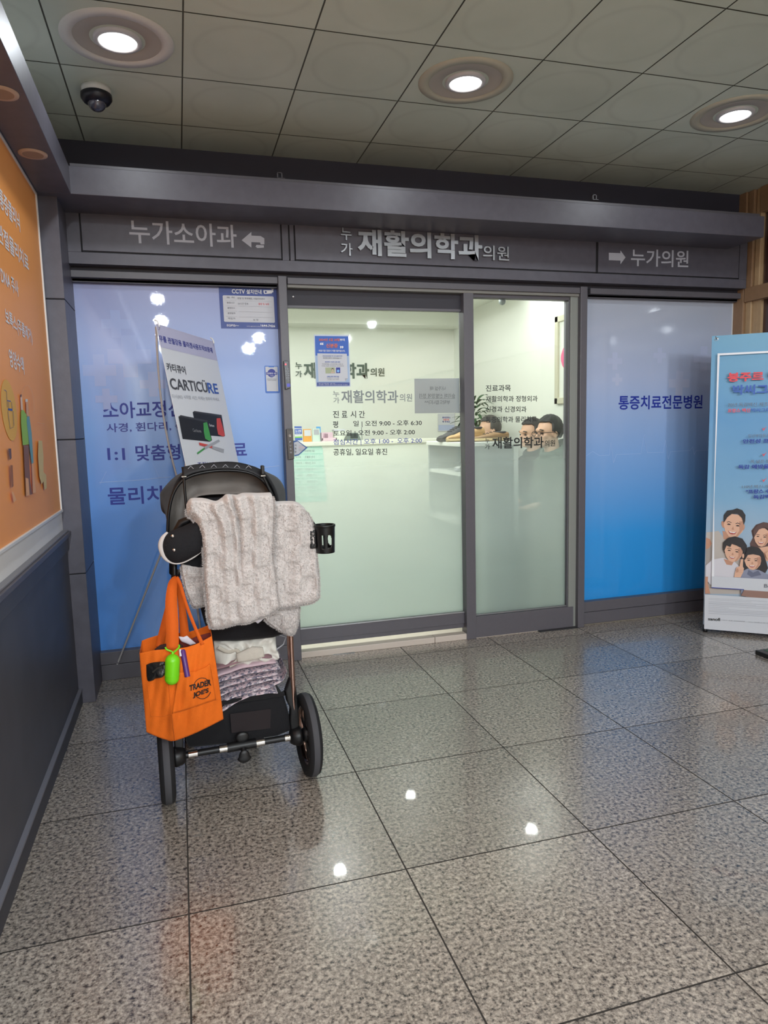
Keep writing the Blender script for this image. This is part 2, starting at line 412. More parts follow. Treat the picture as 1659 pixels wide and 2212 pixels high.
FLEECE = mat('cream_fleece', (206, 199, 195), 0.95, sheen=0.3, bump=0.12, bscale=420)
WPLAS = mat('white_plastic', (222, 222, 220), 0.4)
WBAG = mat('white_bag', (226, 224, 214), 0.5)
TISSUE = mat('white_tissue', (225, 220, 228), 0.8)
QUILT = quilt_print()
QPINK = mat('pink_quilt_back', (196, 170, 180), 0.95)
INK = mat('black_vinyl', (22, 26, 24), 0.5)
INKG = mat('grey_vinyl', (130, 138, 138), 0.5)
NAVYINK = mat('navy_vinyl', (28, 48, 150), 0.5)
BLUEINK = mat('royal_blue_vinyl', (40, 52, 150), 0.5)
SILVERINK = mat('pale_grey_vinyl', (192, 194, 204), 0.5)
WHITEI = mat('white_print', (236, 236, 240), 0.5)
PAPER = mat('white_paper', (206, 208, 214), 0.6)
GREYI = mat('grey_print', (110, 112, 120), 0.6)
LGREY = mat('light_grey_print', (172, 174, 182), 0.6)
CCTVB = mat('sign_navy', (20, 54, 140), 0.4, coat=0.3)
REDI = mat('red_print', (226, 70, 80), 0.5)
BLUEI = mat('blue_print', (52, 92, 178), 0.5)
BROWN = mat('brown_stone', (150, 118, 88), 0.5, noise=0.14, nscale=40)
BROWNL = mat('tan_stone', (186, 156, 118), 0.5, noise=0.10, nscale=40)
ROOMW = mat('cream_white_paint', (238, 240, 231), 0.7)
ROOMC = mat('room_ceiling_paint', (240, 242, 232), 0.7)

# ------------------------------------------------------------------ hall shell
XL, XR, YB = -0.535, 3.48, -6.0          # left wall, right wall, wall behind the camera
ZC = 2.65                                # hall ceiling
YG = 3.79                                # glass line
def tiled(name, xs, ys, z, m, mg, gap, up, rec):
    mb = MB(); g = gap/2
    for i in range(len(xs)-1):
        for j in range(len(ys)-1):
            x0, x1, y0, y1 = xs[i]+g, xs[i+1]-g, ys[j]+g, ys[j+1]-g
            q = [(x0, y0, z), (x1, y0, z), (x1, y1, z), (x0, y1, z)]
            mb.poly(q if up else q[::-1], m)
    zz = z-rec if up else z+rec
    q = [(xs[0], ys[0], zz), (xs[-1], ys[0], zz), (xs[-1], ys[-1], zz), (xs[0], ys[-1], zz)]
    mb.poly(q if up else q[::-1], mg)
    return struct(mb.build(name, recalc=False))
tiled('floor', [-0.647, -0.047, 0.556, 1.157, 1.705, 2.304, 2.893, 3.49, 4.09], [-6.01-0.0, -5.41, -4.81, -4.21, -3.61, -3.01, -2.41, -1.81, -1.21, -0.61, -0.01, 0.59, 1.191, 1.791, 2.395, 2.994, 3.592, 3.80], 0.0, GRAN, GROUT, 0.0045, True, 0.0015)
tiled('ceiling', [-0.351+0.4447*k for k in range(-1, 10)], [2.585+0.4515*k for k in range(-19, 3)] + [3.80], ZC, CEILB, CGROOVE, 0.006, False, 0.004)
mb = MB(); mb.box(XL-0.15, XL, YB, 3.9, 0, ZC, WHITEW); struct(mb.build('wall_left'))
mb = MB(); mb.box(XL-0.15, 4.3, YB-0.1, YB, 0, ZC, HALLW); struct(mb.build('wall_back'))

# left wainscot, its cap and the skirting
mb = MB()
mb.box(XL, XL+0.012, YB, 3.463, 0, 0.735, WAINS); mb.box(XL, XL+0.020, YB, 3.463, 0.739, 0.806, WAINS)
struct(mb.build('trim_1', bevel=0.002))
mb = MB(); mb.box(XL, XL+0.034, YB, 3.463, 0.806, 0.826, FRAME); mb.box(XL, XL+0.024, YB, 3.463, 0.826, 0.834, mat('cap_edge', (128, 126, 130), 0.5)); struct(mb.build('trim_2', bevel=0.002))
mb = MB(); mb.box(XL, XL+0.026, YB, 3.463, 0, 0.068, mat('skirting_dark', (62, 62, 68), 0.5)); mb.box(XL, XL+0.028, YB, 3.463, 0.064, 0.072, mat('skirting_edge', (120, 120, 128), 0.45)); struct(mb.build('baseboard_left'))
# corner pillar clad in three panels
mb = MB()
for z0, z1 in ((0, 0.62), (0.625, 1.24), (1.245, 1.86), (1.865, 2.40)): mb.box(XL-0.05, -0.452, 3.463, 3.80, z0, z1, PANEL)
mb.box(XL, -0.456, 3.467, 3.79, 0, 2.4, BLACKGAP)
struct(mb.build('pillar', bevel=0.002))
# soffit boxes under the ceiling, left and along the shopfront
mb = MB(); mb.box(XL, -0.388, YB, 3.41, 2.297, 2.413, PANEL); o = struct(mb.build('beam', bevel=0.002))
mb = MB(); mb.box(XL, 3.305, 3.41, 3.70, 2.297, 2.413, PANEL); mb.box(-0.388, 3.30, 3.44, 3.70, 2.413, 2.435, FRAME); struct(mb.build('beam', bevel=0.002))
mb = MB(); mb.box(XL, 3.6, 3.765, 3.80, 2.05, ZC, RECESS_SHADE); struct(mb.build('trim_3'))
# fascia: framed sign panels with dark grooves
FA = facade(3.69)
mb = MB()
mb.box(-0.452, 3.455, 3.694, 3.765, 2.067, 2.42, PANEL)
fb, ft = 2.128, 2.42
edges = [(-0.386, 0.553), (0.628, 2.381), (2.397, 3.392)]
for a, b in edges: mb.box(a, b, 3.688, 3.70, fb, ft, PANEL)
mb.box(-0.452, 3.455, 3.690, 3.70, 2.067, fb-0.007, PANEL)
for a, b in ((-0.452, -0.393), (0.600, 0.621), (0.56, 0.593), (3.399, 3.455)): mb.box(a, b, 3.690, 3.70, fb-0.007, ft, PANEL)
for a, b in ((-0.393, -0.386), (0.553, 0.56), (0.621, 0.628), (2.381, 2.397), (3.392, 3.399), (0.593, 0.600)): mb.box(a, b, 3.693, 3.70, fb-0.007, ft, BLACKGAP)
mb.box(-0.393, 3.399, 3.693, 3.70, fb-0.007, fb, BLACKGAP)
struct(mb.build('trim_4', bevel=0.0012))
# slot and head of the shopfront frame
mb = MB(); mb.box(-0.452, 3.455, 3.755, 3.80, 2.0, 2.067, DARKF); struct(mb.build('trim_5'))
mb = MB()
mb.box(-0.452, 0.535, 3.725, 3.80, 2.012, 2.045, FRAME); mb.box(0.585, 2.318, 3.725, 3.80, 2.012, 2.045, FRAME); mb.box(2.372, 3.45, 3.725, 3.80, 2.012, 2.045, FRAME)
mb.box(0.585, 2.318, 3.735, 3.80, 1.996, 2.012, mat('frame_lip', (128, 126, 120), 0.5)); mb.box(-0.452, 0.535, 3.755, 3.80, 1.996, 2.012, FRAME); mb.box(2.372, 3.45, 3.755, 3.80, 1.996, 2.012, FRAME)
struct(mb.build('trim_6', bevel=0.002))
# posts
J = facade(3.715)
a0, a1 = J.px(600.3, 596)[0], J.px(618.8, 596)[0]
mb = MB(); mb.box(a0, a1, 3.715, 3.80, 0, 2.05, FRAME); struct(mb.build('trim_7', bevel=0.003))
m0, m1 = J.px(1255, 640)[0], J.px(1269.4, 640)[0]
mb = MB(); mb.box(m0, m1, 3.715, 3.80, 0, 2.05, FRAME); mb.box(2.252, m0+0.004, 3.745, 3.80, 0, 2.0, mat('frame_reveal', (134, 136, 130), 0.5)); struct(mb.build('trim_8', bevel=0.003))
# rails under the windows
mb = MB()
mb.box(-0.452, a0, 3.745, 3.80, 0.085, 0.150, FRAME); mb.box(-0.452, a0, 3.752, 3.80, 0.0, 0.081, FRAME)
mb.box(m1, 3.47, 3.745, 3.80, 0.085, 0.150, FRAME); mb.box(m1, 3.47, 3.752, 3.80, 0.006, 0.081, FRAME); mb.box(m1, 3.47, 3.748, 3.80, 0.0, 0.006, mat('floor_seal', (120, 112, 100), 0.7))
struct(mb.build('trim_9', bevel=0.002))

# ------------------------------------------------------------------ windows with blue printed film
FG = facade(YG)
FILM1 = film('blue_window_film', [(0.0, (74, 146, 230)), (1.0, (150, 158, 204)), (0.3, (88, 150, 230)), (0.62, (122, 166, 230)), (0.85, (140, 160, 214))], 0.15, 2.0)
FILM2 = film('pale_blue_window_film', [(0.0, (36, 148, 226)), (1.0, (180, 186, 200)), (0.22, (54, 156, 232)), (0.5, (134, 174, 228)), (0.75, (172, 184, 214))], 0.15, 2.0)
CROSS = mat('film_cross', (148, 166, 217), 0.35, coat=1.0); CROSS2 = mat('film_cross_pale', (180, 189, 217), 0.35, coat=1.0); LINEW = mat('film_line', (168, 196, 236), 0.4)
def cross(mb, P, u, v, hpx, m, n):
    a, b = P.px(u, v); s = hpx*3.9/FPX; t = s*0.34
    mb.poly([P.w(a+x, b+y, n) for x, y in ((-t, -s), (t, -s), (t, -t), (s, -t), (s, t), (t, t), (t, s), (-t, s), (-t, t), (-s, t), (-s, -t), (-t, -t))], m)
W1 = sempty('window_1', (0.04, YG, 0.15))
mb = MB(); mb.box(-0.452, a0+0.01, YG, YG+0.012, 0.145, 2.0, FILM1); mb.build('pane', W1)
mb = MB()
for u, v, h, n in ((280, 770, 40, .0008), (215, 800, 30, .001), (330, 830, 24, .0012), (250, 700, 26, .0014), (230, 862, 20, .0016)): cross(mb, FG, u, v, h, CROSS, n)
for P0, P1 in (((215, 1042), (300, 1037)), ((300, 1037), (345, 1032)), ((500, 1018), (603, 1006)), ((230, 1018), (216, 1046)), ((330, 1000), (344, 1032)), ((344, 1032), (370, 1030))):
    p, q = FG.px(*P0), FG.px(*P1); mb.poly([FG.w(p[0], p[1]-.0012, .002), FG.w(q[0], q[1]-.0012, .002), FG.w(q[0], q[1]+.0012, .002), FG.w(p[0], p[1]+.0012, .002)], LINEW)
mb.build('film_pattern', W1, recalc=False)
mb = MB()
mb.pxtext(FG, '소아교정신발', (222, 887), (430, 881), 36, NAVYINK, bold=0.018)
mb.pxtext(FG, '사경, 휜다리, 측만증', (230, 925), (447, 918), 20, BLUEINK, bold=0.012)
mb.pxtext(FG, '1:1', (232, 981), (270, 981), 26, NAVYINK, bold=0.02)
mb.pxtext(FG, '맞춤형 물리치료', (293, 979), (533, 971), 34, NAVYINK, bold=0.018)
mb.pxtext(FG, '물리치료', (233, 1072), (395, 1066), 38, NAVYINK, bold=0.018)
mb.build('lettering', W1, recalc=False)
W2 = sempty('window_2', (2.9, YG, 0.15))
mb = MB(); mb.box(m1-0.01, 3.449, YG, YG+0.012, 0.145, 2.0, FILM2); mb.build('pane', W2)
mb = MB()
for u, v, h, n in ((1467, 828, 30, .0008), (1328, 780, 20, .001), (1425, 768, 18, .0012), (1520, 775, 30, .0014), (1333, 820, 14, .0016)): cross(mb, FG, u, v, h, CROSS2, n)
pts = [(1266, 985), (1280, 975), (1294, 984), (1316, 983), (1319, 955), (1325, 1000), (1331, 982), (1384, 980), (1391, 938), (1398, 978), (1432, 977), (1437, 950), (1443, 992), (1448, 976), (1490, 973), (1496, 965), (1499, 982), (1503, 974), (1530, 972)]
for p0, p1 in zip(pts, pts[1:]):
    p, q = Vector(FG.px(*p0)), Vector(FG.px(*p1)); d = (q-p).normalized(); nn = Vector((-d.y, d.x))*0.0011
    mb.poly([FG.w(*(p-nn), .002), FG.w(*(q-nn), .002), FG.w(*(q+nn), .002), FG.w(*(p+nn), .002)], LINEW)
mb.build('film_pattern', W2, recalc=False)
mb = MB(); mb.pxtext(FG, '통증치료전문병원', (1336, 870), (1517, 868), 30, NAVYINK, bold=0.02); mb.build('lettering', W2, recalc=False)
mb = MB(); mb.box(3.445, 3.452, YG-0.004, YG+0.004, 0.15, 2.0, WPLAS); mb.build('edge_strip', W2)

# ------------------------------------------------------------------ sliding door, side light, sill
D = sempty('door_1', (1.1, YG, 0.03))
dx0, dx1 = a1, J.px(1006, 900)[0]
s0, s1 = J.px(1004.5, 660)[0], J.px(1026, 660)[0]
mb = MB(); mb.box(a1-0.01, s0+0.01, YG+0.002, YG+0.012, 0.12, 1.93, FROST); mb.build('glass_pane', D)
mb = MB(); mb.box(a1, s1, YG-0.018, YG+0.03, 0.09, 0.157, FRAME); mb.box(a1, s1, YG-0.010, YG+0.03, 0.063, 0.088, FRAME); mb.box(a1, s1, YG-0.022, YG+0.012, 0.155, 0.163, mat('rail_lip', (150, 150, 152), 0.35, metal=0.6)); mb.build('bottom_rail', D, bevel=0.002)
mb = MB(); mb.box(a1, s1, YG-0.012, YG+0.03, 1.912, 1.998, DARKF); mb.box(a1, s1, YG-0.016, YG+0.012, 1.900, 1.914, FRAME); mb.lathe([(0.0, 0.0), (0.006, 0.0), (0.006, 0.003), (0.0, 0.004)], J.pw(637, 636, -0.062), (0, -1, 0), STEEL, 12); mb.build('top_rail', D, bevel=0.002)
mb = MB()
mb.pxtext(FG, '누', (719, 851), (733, 851), 13, INKG, bold=0.012); mb.pxtext(FG, '가', (720, 865), (733, 865), 13, INKG, bold=0.012)
mb.pxtext(FG, '재활의학과', (737, 857), (860, 857), 28, INKG, bold=0.02); mb.pxtext(FG, '의원', (863, 859), (890, 859), 17, INKG, bold=0.012)
mb.pxtext(FG, '진', (719, 895), (732, 895), 15, INK, bold=0.012); mb.pxtext(FG, '료', (738, 895), (750, 895), 14, INK, bold=0.012); mb.pxtext(FG, '시', (757, 895), (769, 895), 15, INK, bold=0.012); mb.pxtext(FG, '간', (775, 895), (788, 895), 15, INK, bold=0.012)
mb.pxtext(FG, '평', (719, 917), (730, 917), 15, INK, bold=0.012); mb.pxtext(FG, '일 | 오전 9:00 - 오후 6:30', (763, 916), (911, 914), 14, INK, bold=0.012)
mb.pxtext(FG, '토요일 | 오전 9:00 - 오후 2:00', (720, 937), (896, 934), 14, INK, bold=0.012)
mb.pxtext(FG, '점심시간 | 오후 1:00 -  오후 2:00', (720, 956), (911, 952), 14, NAVYINK, bold=0.006)
mb.pxtext(FG, '공휴일, 일요일 휴진', (720, 977), (836, 976), 15, INK, bold=0.012)
mb.build('lettering', D, recalc=False)
W3 = sempty('window_3', (1.9, YG, 0.03))
e1 = 2.254
mb = MB(); mb.box(s1-0.01, e1+0.01, YG-0.012, YG-0.002, 0.11, 2.0, FROST); mb.build('glass_pane', W3)
mb = MB()
mb.box(s0, s1, YG-0.055, YG+0.02, 0.0, 1.998, FRAME); mb.build('mullion', W3, bevel=0.002)
mb = MB(); mb.box(s1, e1+0.03, YG-0.05, YG+0.02, 0.004, 0.132, FRAME); mb.box(s1, e1, YG-0.03, YG, 0.132, 0.138, mat('rail_lip', (150, 150, 152))); mb.build('bottom_rail', W3, bevel=0.002)
mb = MB(); mb.box(s1, e1, YG-0.035, YG+0.02, 1.978, 1.998, FRAME); mb.box(e1-0.008, e1+0.004, YG-0.035, YG+0.02, 0.13, 1.99, FRAME); mb.build('frame', W3, bevel=0.002)
FS = facade(YG-0.012)
mb = MB()
mb.pxtext(FS, '진료과목', (1049, 839), (1103, 838), 14, INK, bold=0.012)
mb.pxtext(FS, '재활의학과 정형외과', (1049, 862), (1161, 861), 13, INK, bold=0.012)
mb.pxtext(FS, '신경과 신경외과', (1049, 884), (1137, 884), 13, INK, bold=0.012)
mb.pxtext(FS, '통증의학과 물리치료', (1049, 907), (1159, 905), 13, INK, bold=0.012)
mb.pxtext(FS, '누', (1048, 952), (1057, 952), 11, INK, bold=0.012); mb.pxtext(FS, '가', (1047, 965), (1058, 965), 11, INK, bold=0.012)
mb.pxtext(FS, '재활의학과', (1063, 957), (1174, 955), 25, INK, bold=0.022); mb.pxtext(FS, '의원', (1176, 958), (1199, 957), 14, INK, bold=0.012)
mb.build('lettering', W3, recalc=False)
# sill strip in front of the raised clinic floor
SILL = mat('pale_sill', (205, 192, 180), 0.4)
mb = MB(); mb.box(a1, 1.37, 3.742, 3.80, 0.0, 0.035, SILL); mb.box(1.372, 2.26, 3.742, 3.80, 0.0, 0.035, SILL); struct(mb.build('trim_10', bevel=0.003))

# ------------------------------------------------------------------ brown stone wall on the right
mb = MB(); mb.box(XR+0.04, XR+0.2, YB, 3.80, 0, ZC, BROWN); struct(mb.build('wall_right'))
mb = MB()
mb.box(XR-0.03, XR+0.05, 3.705, 3.80, 0, ZC, BROWN); mb.box(XR-0.012, XR+0.05, 3.66, 3.705, 0, 2.03, BROWNL); mb.box(XR, XR+0.05, 3.615, 3.66, 0, 2.0, BROWNL)
mb.box(XR-0.02, XR+0.05, 3.655, 3.70, 2.03, ZC, BROWN); mb.box(XR-0.005, XR+0.05, 3.61, 3.65, 2.06, ZC, BROWNL)
mb.box(XR-0.03, XR+0.05, YB, 3.70, 1.985, 2.07, BROWN)
mb.box(XR-0.02, XR+0.05, YB, 3.61, 2.50, ZC, BROWN)
struct(mb.build('trim_11', bevel=0.004))
W4 = sempty('window_4', (XR+0.03, 2.7, 0))
DG = mat('dark_brown_glass', (70, 46, 40), 0.06, coat=0.5)
mb = MB(); mb.box(XR+0.02, XR+0.045, 1.2, 3.60, 0.1, 1.985, DG); mb.box(XR+0.02, XR+0.045, 1.2, 3.6, 2.07, 2.5, DG); mb.build('pane', W4)
mb = MB(); mb.box(XR, XR+0.05, 3.592, 3.615, 0, 1.985, BROWNL); mb.box(XR, XR+0.05, 2.3, 2.36, 0, 1.985, BROWNL); mb.build('frame', W4)

# ------------------------------------------------------------------ clinic room behind the glass
RX0, RX1, RY1, RZ, RF = -0.45, 3.05, 7.55, 2.47, 0.03
mb = MB(); mb.box(RX0, RX1, 3.802, RY1, RF-0.06, RF, mat('clinic_floor', (205, 196, 180), 0.3)); struct(mb.build('floor_clinic'))
mb = MB(); mb.box(RX0-0.1, RX1+0.1, 3.802, RY1+0.1, RZ, RZ+0.1, ROOMC); mb.box(RX0, RX1, 7.25, RY1, 2.335, RZ, ROOMW); struct(mb.build('ceiling_clinic'))
mb = MB(); mb.box(RX0-0.1, RX1+0.1, RY1, RY1+0.1, RF, RZ, ROOMW); struct(mb.build('wall_clinic_back'))
mb = MB(); mb.box(RX1, RX1+0.1, 3.802, RY1, RF, RZ, ROOMW); struct(mb.build('wall_clinic_right'))
mb = MB(); mb.box(RX0-0.1, RX0, 3.802, RY1, RF, RZ, ROOMW); struct(mb.build('wall_clinic_left'))
mb = MB(); mb.box(RX0, a0, 3.81, 3.83, RF, RZ, ROOMW); mb.box(m1, RX1, 3.81, 3.83, RF, RZ, ROOMW); mb.box(RX0, RX1, 3.81, 3.83, 2.05, RZ, ROOMW); struct(mb.build('wall_clinic_front'))

# ------------------------------------------------------------------ lamps
def downlight(x, y, label, group, power, z, ring=1):
    t = thing('downlight', label, 'ceiling light', (x, y, z), group)
    if ring:
        mb = MB(); mb.lathe([(0.192, 0.0), (0.192, -0.004), (0.150, -0.005), (0.149, 0.0)], (x, y, z), (0, 0, 1), mat('light_ring_white', (218, 216, 212), 0.6) if ring == 1 else mat('light_ring_dull', (188, 185, 168), 0.7), 48); mb.build('ring', t)
        mb = MB(); mb.lathe([(0.149, -0.0008), (0.095, -0.0015), (0.094, 0.0)], (x, y, z), (0, 0, 1), mat('light_disc_grey', (178, 172, 164), 0.7), 48); mb.build('cover_disc', t)
    mb = MB(); mb.lathe([(0.082, 0.0), (0.082, -0.009), (0.066, -0.012), (0.064, -0.004)], (x, y, z), (0, 0, 1), mat('lamp_rim', (200, 200, 204), 0.35), 40); mb.build('rim', t)
    mb = MB(); mb.lathe([(0.064, -0.006), (0.0001, -0.006)], (x, y, z), (0, 0, 1), mat('lamp_lens', (255, 253, 248), 0.4, emit=6.0), 40); mb.build('lens', t)
    ld = bpy.data.lights.new('downlight_beam', 'SPOT'); ld.spot_size = math.radians(177); ld.spot_blend = 0.15; ld.shadow_soft_size = 0.05; ld.energy = power; ld.color = (0.87, 0.94, 1.0) if ring else (0.97, 0.985, 1.0)
    lo = bpy.data.objects.new('downlight_beam', ld); COL.objects.link(lo); lo.parent = t; lo.location = (0, 0, -0.03)
    return t
G = 'ceiling downlights of the hall'
downlight(-0.128, 2.81, 'round downlight with a wide pale ring above the dome camera', G, LAMP_HALL, ZC)
downlight(1.20, 2.81, 'middle of the three lit downlights over the shopfront, in a thin ring', G, LAMP_HALL, ZC, 2)
downlight(2.535, 2.81, 'lit downlight nearest the brown stone wall', G, LAMP_HALL, ZC, 2)
for i, (x, y) in enumerate([(x, y) for y in LAMP_FAR for x in (-0.128, 1.20, 2.535) if (x, y) != (1.20, -1.55)]):
    downlight(x, y, 'lit downlight in the hall ceiling further from the shopfront', 'hall downlights further out', LAMP_FAR[y]*(2.2 if (x, y) == (-0.128, 1.35) else 1.0), ZC, 2)
for x, y in ((2.04, 6.36), (1.094, 5.4), (2.9, 5.43), (0.3, 6.4), (1.1, 4.3), (1.75, 4.25), (0.35, 4.3)):  # those nearest the glass are added to brighten the frosted film
    downlight(x, y, 'small lit downlight in the white clinic ceiling, added ones nearest the glass', 'clinic downlights', LAMP_ENTRY_FILL if y < 4.4 else LAMP_ROOM, RZ, 0)
# blank speaker discs on the soffit
for i, (u, v, lb) in enumerate(((71, 332, 'blank beige disc under the left soffit, nearer the shopfront'), (2, 200, 'blank beige disc under the left soffit, cut by the frame edge'))):
    p = PZ(u, v, 2.297)
    t = thing('ceiling_speaker', lb, 'speaker', p, 'blank discs under the left soffit')
    mb = MB(); mb.lathe([(0.050, 0.0), (0.049, -0.004), (0.036, -0.005)], p, (0, 0, 1), mat('disc_beige', (196, 170, 150), 0.6), 36); mb.build('rim', t)
    mb = MB(); mb.lathe([(0.036, -0.005), (0.0001, -0.004)], p, (0, 0, 1), mat('disc_centre', (160, 136, 118), 0.8), 36); mb.build('grille', t)
# dome camera
p = PZ(207, 190, ZC)
t = thing('dome_camera', 'black dome security camera on the hall ceiling', 'security camera', p)
mb = MB(); mb.lathe([(0.0, 0), (0.057, 0), (0.057, -0.018), (0.054, -0.022)], p, (0, 0, 1), WPLAS, 36); mb.build('base', t)
mb = MB(); mb.lathe([(0.054, -0.022), (0.060, -0.026), (0.060, -0.042), (0.05, -0.056), (0.036, -0.06)], p, (0, 0, 1), mat('camera_body', (24, 24, 34), 0.35), 36); mb.build('housing', t)
mb = MB(); mb.sph(p+Vector((0, 0, -0.056)), (0.036, 0.036, 0.034), mat('dome_smoke', (60, 60, 72), 0.06, coat=1.0), 24, 14); mb.build('dome', t)
p = FS.pw(1095, 648, -0.06)
t = thing('dome_camera', 'tiny white camera behind the top of the side glass', 'security camera', p)
mb = MB(); mb.lathe([(0.0, 0.014), (0.02, 0.012), (0.02, -0.004), (0.014, -0.014), (0.0001, -0.02)], p, (0, 0, 1), mat('grey_camera', (150, 158, 156), 0.4), 20); mb.build('housing', t)

# ------------------------------------------------------------------ sign letters on the fascia
t = thing('sign_lettering', 'flat pale grey words with a bent left arrow on the fascia', 'sign', FA.pw(430, 505), 'fascia sign words')
FP = facade(3.688)
mb = MB(); mb.pxtext(FP, '누가소아과', (279, 499), (511, 511), 50, SILVERINK, n=0.001, bold=0.012); mb.build('letters', t, recalc=False)
mb = MB(); mb.pxflat(FP, [(522, 519), (543, 501), (543, 509), (563, 510), (571, 515), (571, 528), (563, 528), (562, 524), (543, 523), (543, 535)], 0.001, SILVERINK); mb.pxflat(FP, [(554, 529), (570, 530), (570, 535), (556, 536), (552, 533)], 0.001, SILVERINK); mb.build('arrow', t, recalc=False)
SIGNM = mat('sign_metal', (168, 170, 174), 0.30, metal=0.8)
t = thing('sign_lettering', 'raised chrome words over the sliding door', 'sign', FA.pw(920, 530), 'fascia sign words')
for nm, s, l, r, h in (('small_letters', '누', (735, 506), (758, 508), 26), ('small_letters', '가', (735, 538), (760, 541), 27), ('letters', '재활의학과', (771, 524), (1039, 537), 56), ('small_letters', '의원', (1041, 546), (1097, 550), 31)):
    mb = MB(); mb.pxtext(FP, s, l, r, h, SIGNM, n=0.0, bold=0.03 if nm == 'letters' else 0.01, ext=0.016); mb.build(nm, t)
t = thing('sign_lettering', 'flat pale grey words after a right arrow on the fascia', 'sign', FA.pw(1400, 555), 'fascia sign words')
mb = MB(); mb.pxtext(FP, '누가의원', (1363, 556), (1487, 560), 37, SILVERINK, n=0.001, bold=0.012); mb.build('letters', t, recalc=False)
mb = MB(); mb.pxflat(FP, [(1315, 546), (1340, 547), (1340, 541), (1351, 556), (1340, 571), (1340, 563), (1315, 562)], 0.001, SILVERINK); mb.build('arrow', t, recalc=False)
for u, v, lb in ((604, 381, 'small metal bracket on the soffit over the left sign panel'), (1283, 428, 'small metal bracket on the soffit over the side light')):
    p = PY(u, v, 3.46)
    t = thing('bracket', lb, 'bracket', p, 'small brackets on the soffit')
    mb = MB(); mb.box(p.x-0.012, p.x-0.008, p.y-0.008, p.y+0.01, p.z-0.012, p.z+0.016, FRAME); mb.box(p.x+0.008, p.x+0.012, p.y-0.008, p.y+0.01, p.z-0.012, p.z+0.016, FRAME); mb.box(p.x-0.012, p.x+0.012, p.y-0.008, p.y+0.01, p.z+0.013, p.z+0.016, FRAME); mb.box(p.x-0.012, p.x+0.024, p.y-0.008, p.y+0.01, p.z-0.0105, p.z-0.008, FRAME); mb.build('clip', t)

# ------------------------------------------------------------------ printed sheets
class Sheet:
    """layered print on a flat sheet, each layer a hair above the one below"""
    def __init__(s, P, n=0.0012): s.P = P; s.n = n; s.mb = MB()
    def up(s): s.n += 0.0003; return s.n
    def px(s, pts, m): s.mb.pxflat(s.P, pts, s.up(), m)
    def el(s, u, v, ru, rv, m, rot=0.0, seg=22):
        c, sn = math.cos(rot), math.sin(rot)
        s.px([(u + ru*math.cos(2*PI*i/seg)*c - rv*math.sin(2*PI*i/seg)*sn, v + ru*math.cos(2*PI*i/seg)*sn + rv*math.sin(2*PI*i/seg)*c) for i in range(seg)], m)
    def line(s, p, q, wpx, m):
        d = Vector((q[0]-p[0], q[1]-p[1])); k = Vector((-d.y, d.x)).normalized()*wpx/2
        s.px([(p[0]-k.x, p[1]-k.y), (q[0]-k.x, q[1]-k.y), (q[0]+k.x, q[1]+k.y), (p[0]+k.x, p[1]+k.y)], m)
    def build(s, name, parent): return s.mb.build(name, parent, recalc=False) if s.mb.f else None
def zf(x0, y0, sc): return lambda x, y: (x0+x/sc, y0+y/sc)
def printed(P, name, label, cat, corners, m, thick=0.002, group=None, n0=0.0):
    pts = [P.px(*c) for c in corners]
    ca = sum(p[0] for p in pts)/len(pts); cb = min(p[1] for p in pts)
    t = thing(name, label, cat, P.w(ca, cb, n0), group)
    mb = MB(); mb.prism(P, pts, n0, n0+thick, m); mb.build('sheet', t)
    return t

# camera-notice sign on the left window
z = zf(465, 610, 8.85); P = FG
t = printed(P, 'notice_sign', 'navy camera notice stuck in the top corner of the left window', 'sign', [z(62, 58), z(1195, 98), z(1205, 892), z(112, 880)], CCTVB)
s = Sheet(P, 0.0025); s.px([z(140, 262), z(155, 248), z(1100, 272), z(1115, 285), z(1140, 760), z(1125, 774), z(185, 755), z(168, 742)], PAPER)
for k in range(4): s.line(z(195+3*k, 350+101*k), z(405+3*k, 354+101*k), 0.35, LGREY); s.line(z(440+4*k, 355+102*k), z(1085+4*k, 372+102*k), 0.35, LGREY)
s.build('panel', t)
s = Sheet(P, 0.0045)
s.px([z(918, 155), z(1085, 152), z(1110, 165), z(1075, 215), z(945, 225), z(925, 205)], WHITEI); s.el(*z(962, 188), 2.2, 2.6, CCTVB); s.px([z(1070, 122), z(1120, 122), z(1118, 138), z(1102, 140), z(1108, 190), z(1090, 195), z(1092, 142), z(1070, 138)], WHITEI)
s.build('camera_picture', t)
mb = MB(); T = lambda txt, x0, y0, x1, y1, h, m, bold=0.012: mb.pxtext(P, txt, z(x0, y0), z(x1, y1), h/8.85, m, 0.0042, bold)
T('CCTV', 315, 170, 565, 180, 82, WHITEI, .02); T('설치안내', 592, 180, 882, 186, 86, WHITEI, .02)
for i, (a, x0, x1) in enumerate((('목 적', 215, 362), ('촬영시간', 222, 366), ('촬영장소', 232, 372), ('촬영범위', 236, 380), ('책임자', 242, 384))):
    T(a, x0, 290+100*i, x1, 292+100*i, 34, GREYI, 0)
T('방범 및 화재예방, 시설안전관리', 426, 306, 942, 320, 40, GREYI, 0); T('24시간 연속', 430, 408, 630, 412, 38, GREYI, 0); T('촬영 및 녹화', 826, 415, 1026, 420, 42, REDI, 0); T('실 장', 722, 716, 822, 718, 30, GREYI, 0)
T('EGPIS', 222, 822, 380, 826, 38, WHITEI, .012); T('plus', 382, 828, 450, 830, 30, WHITEI, 0); T('www.egpisplus.co.kr', 600, 838, 858, 842, 18, WHITEI, 0); T('1644-7426', 868, 826, 1142, 838, 44, WHITEI, .02)
mb.build('lettering', t, recalc=False)

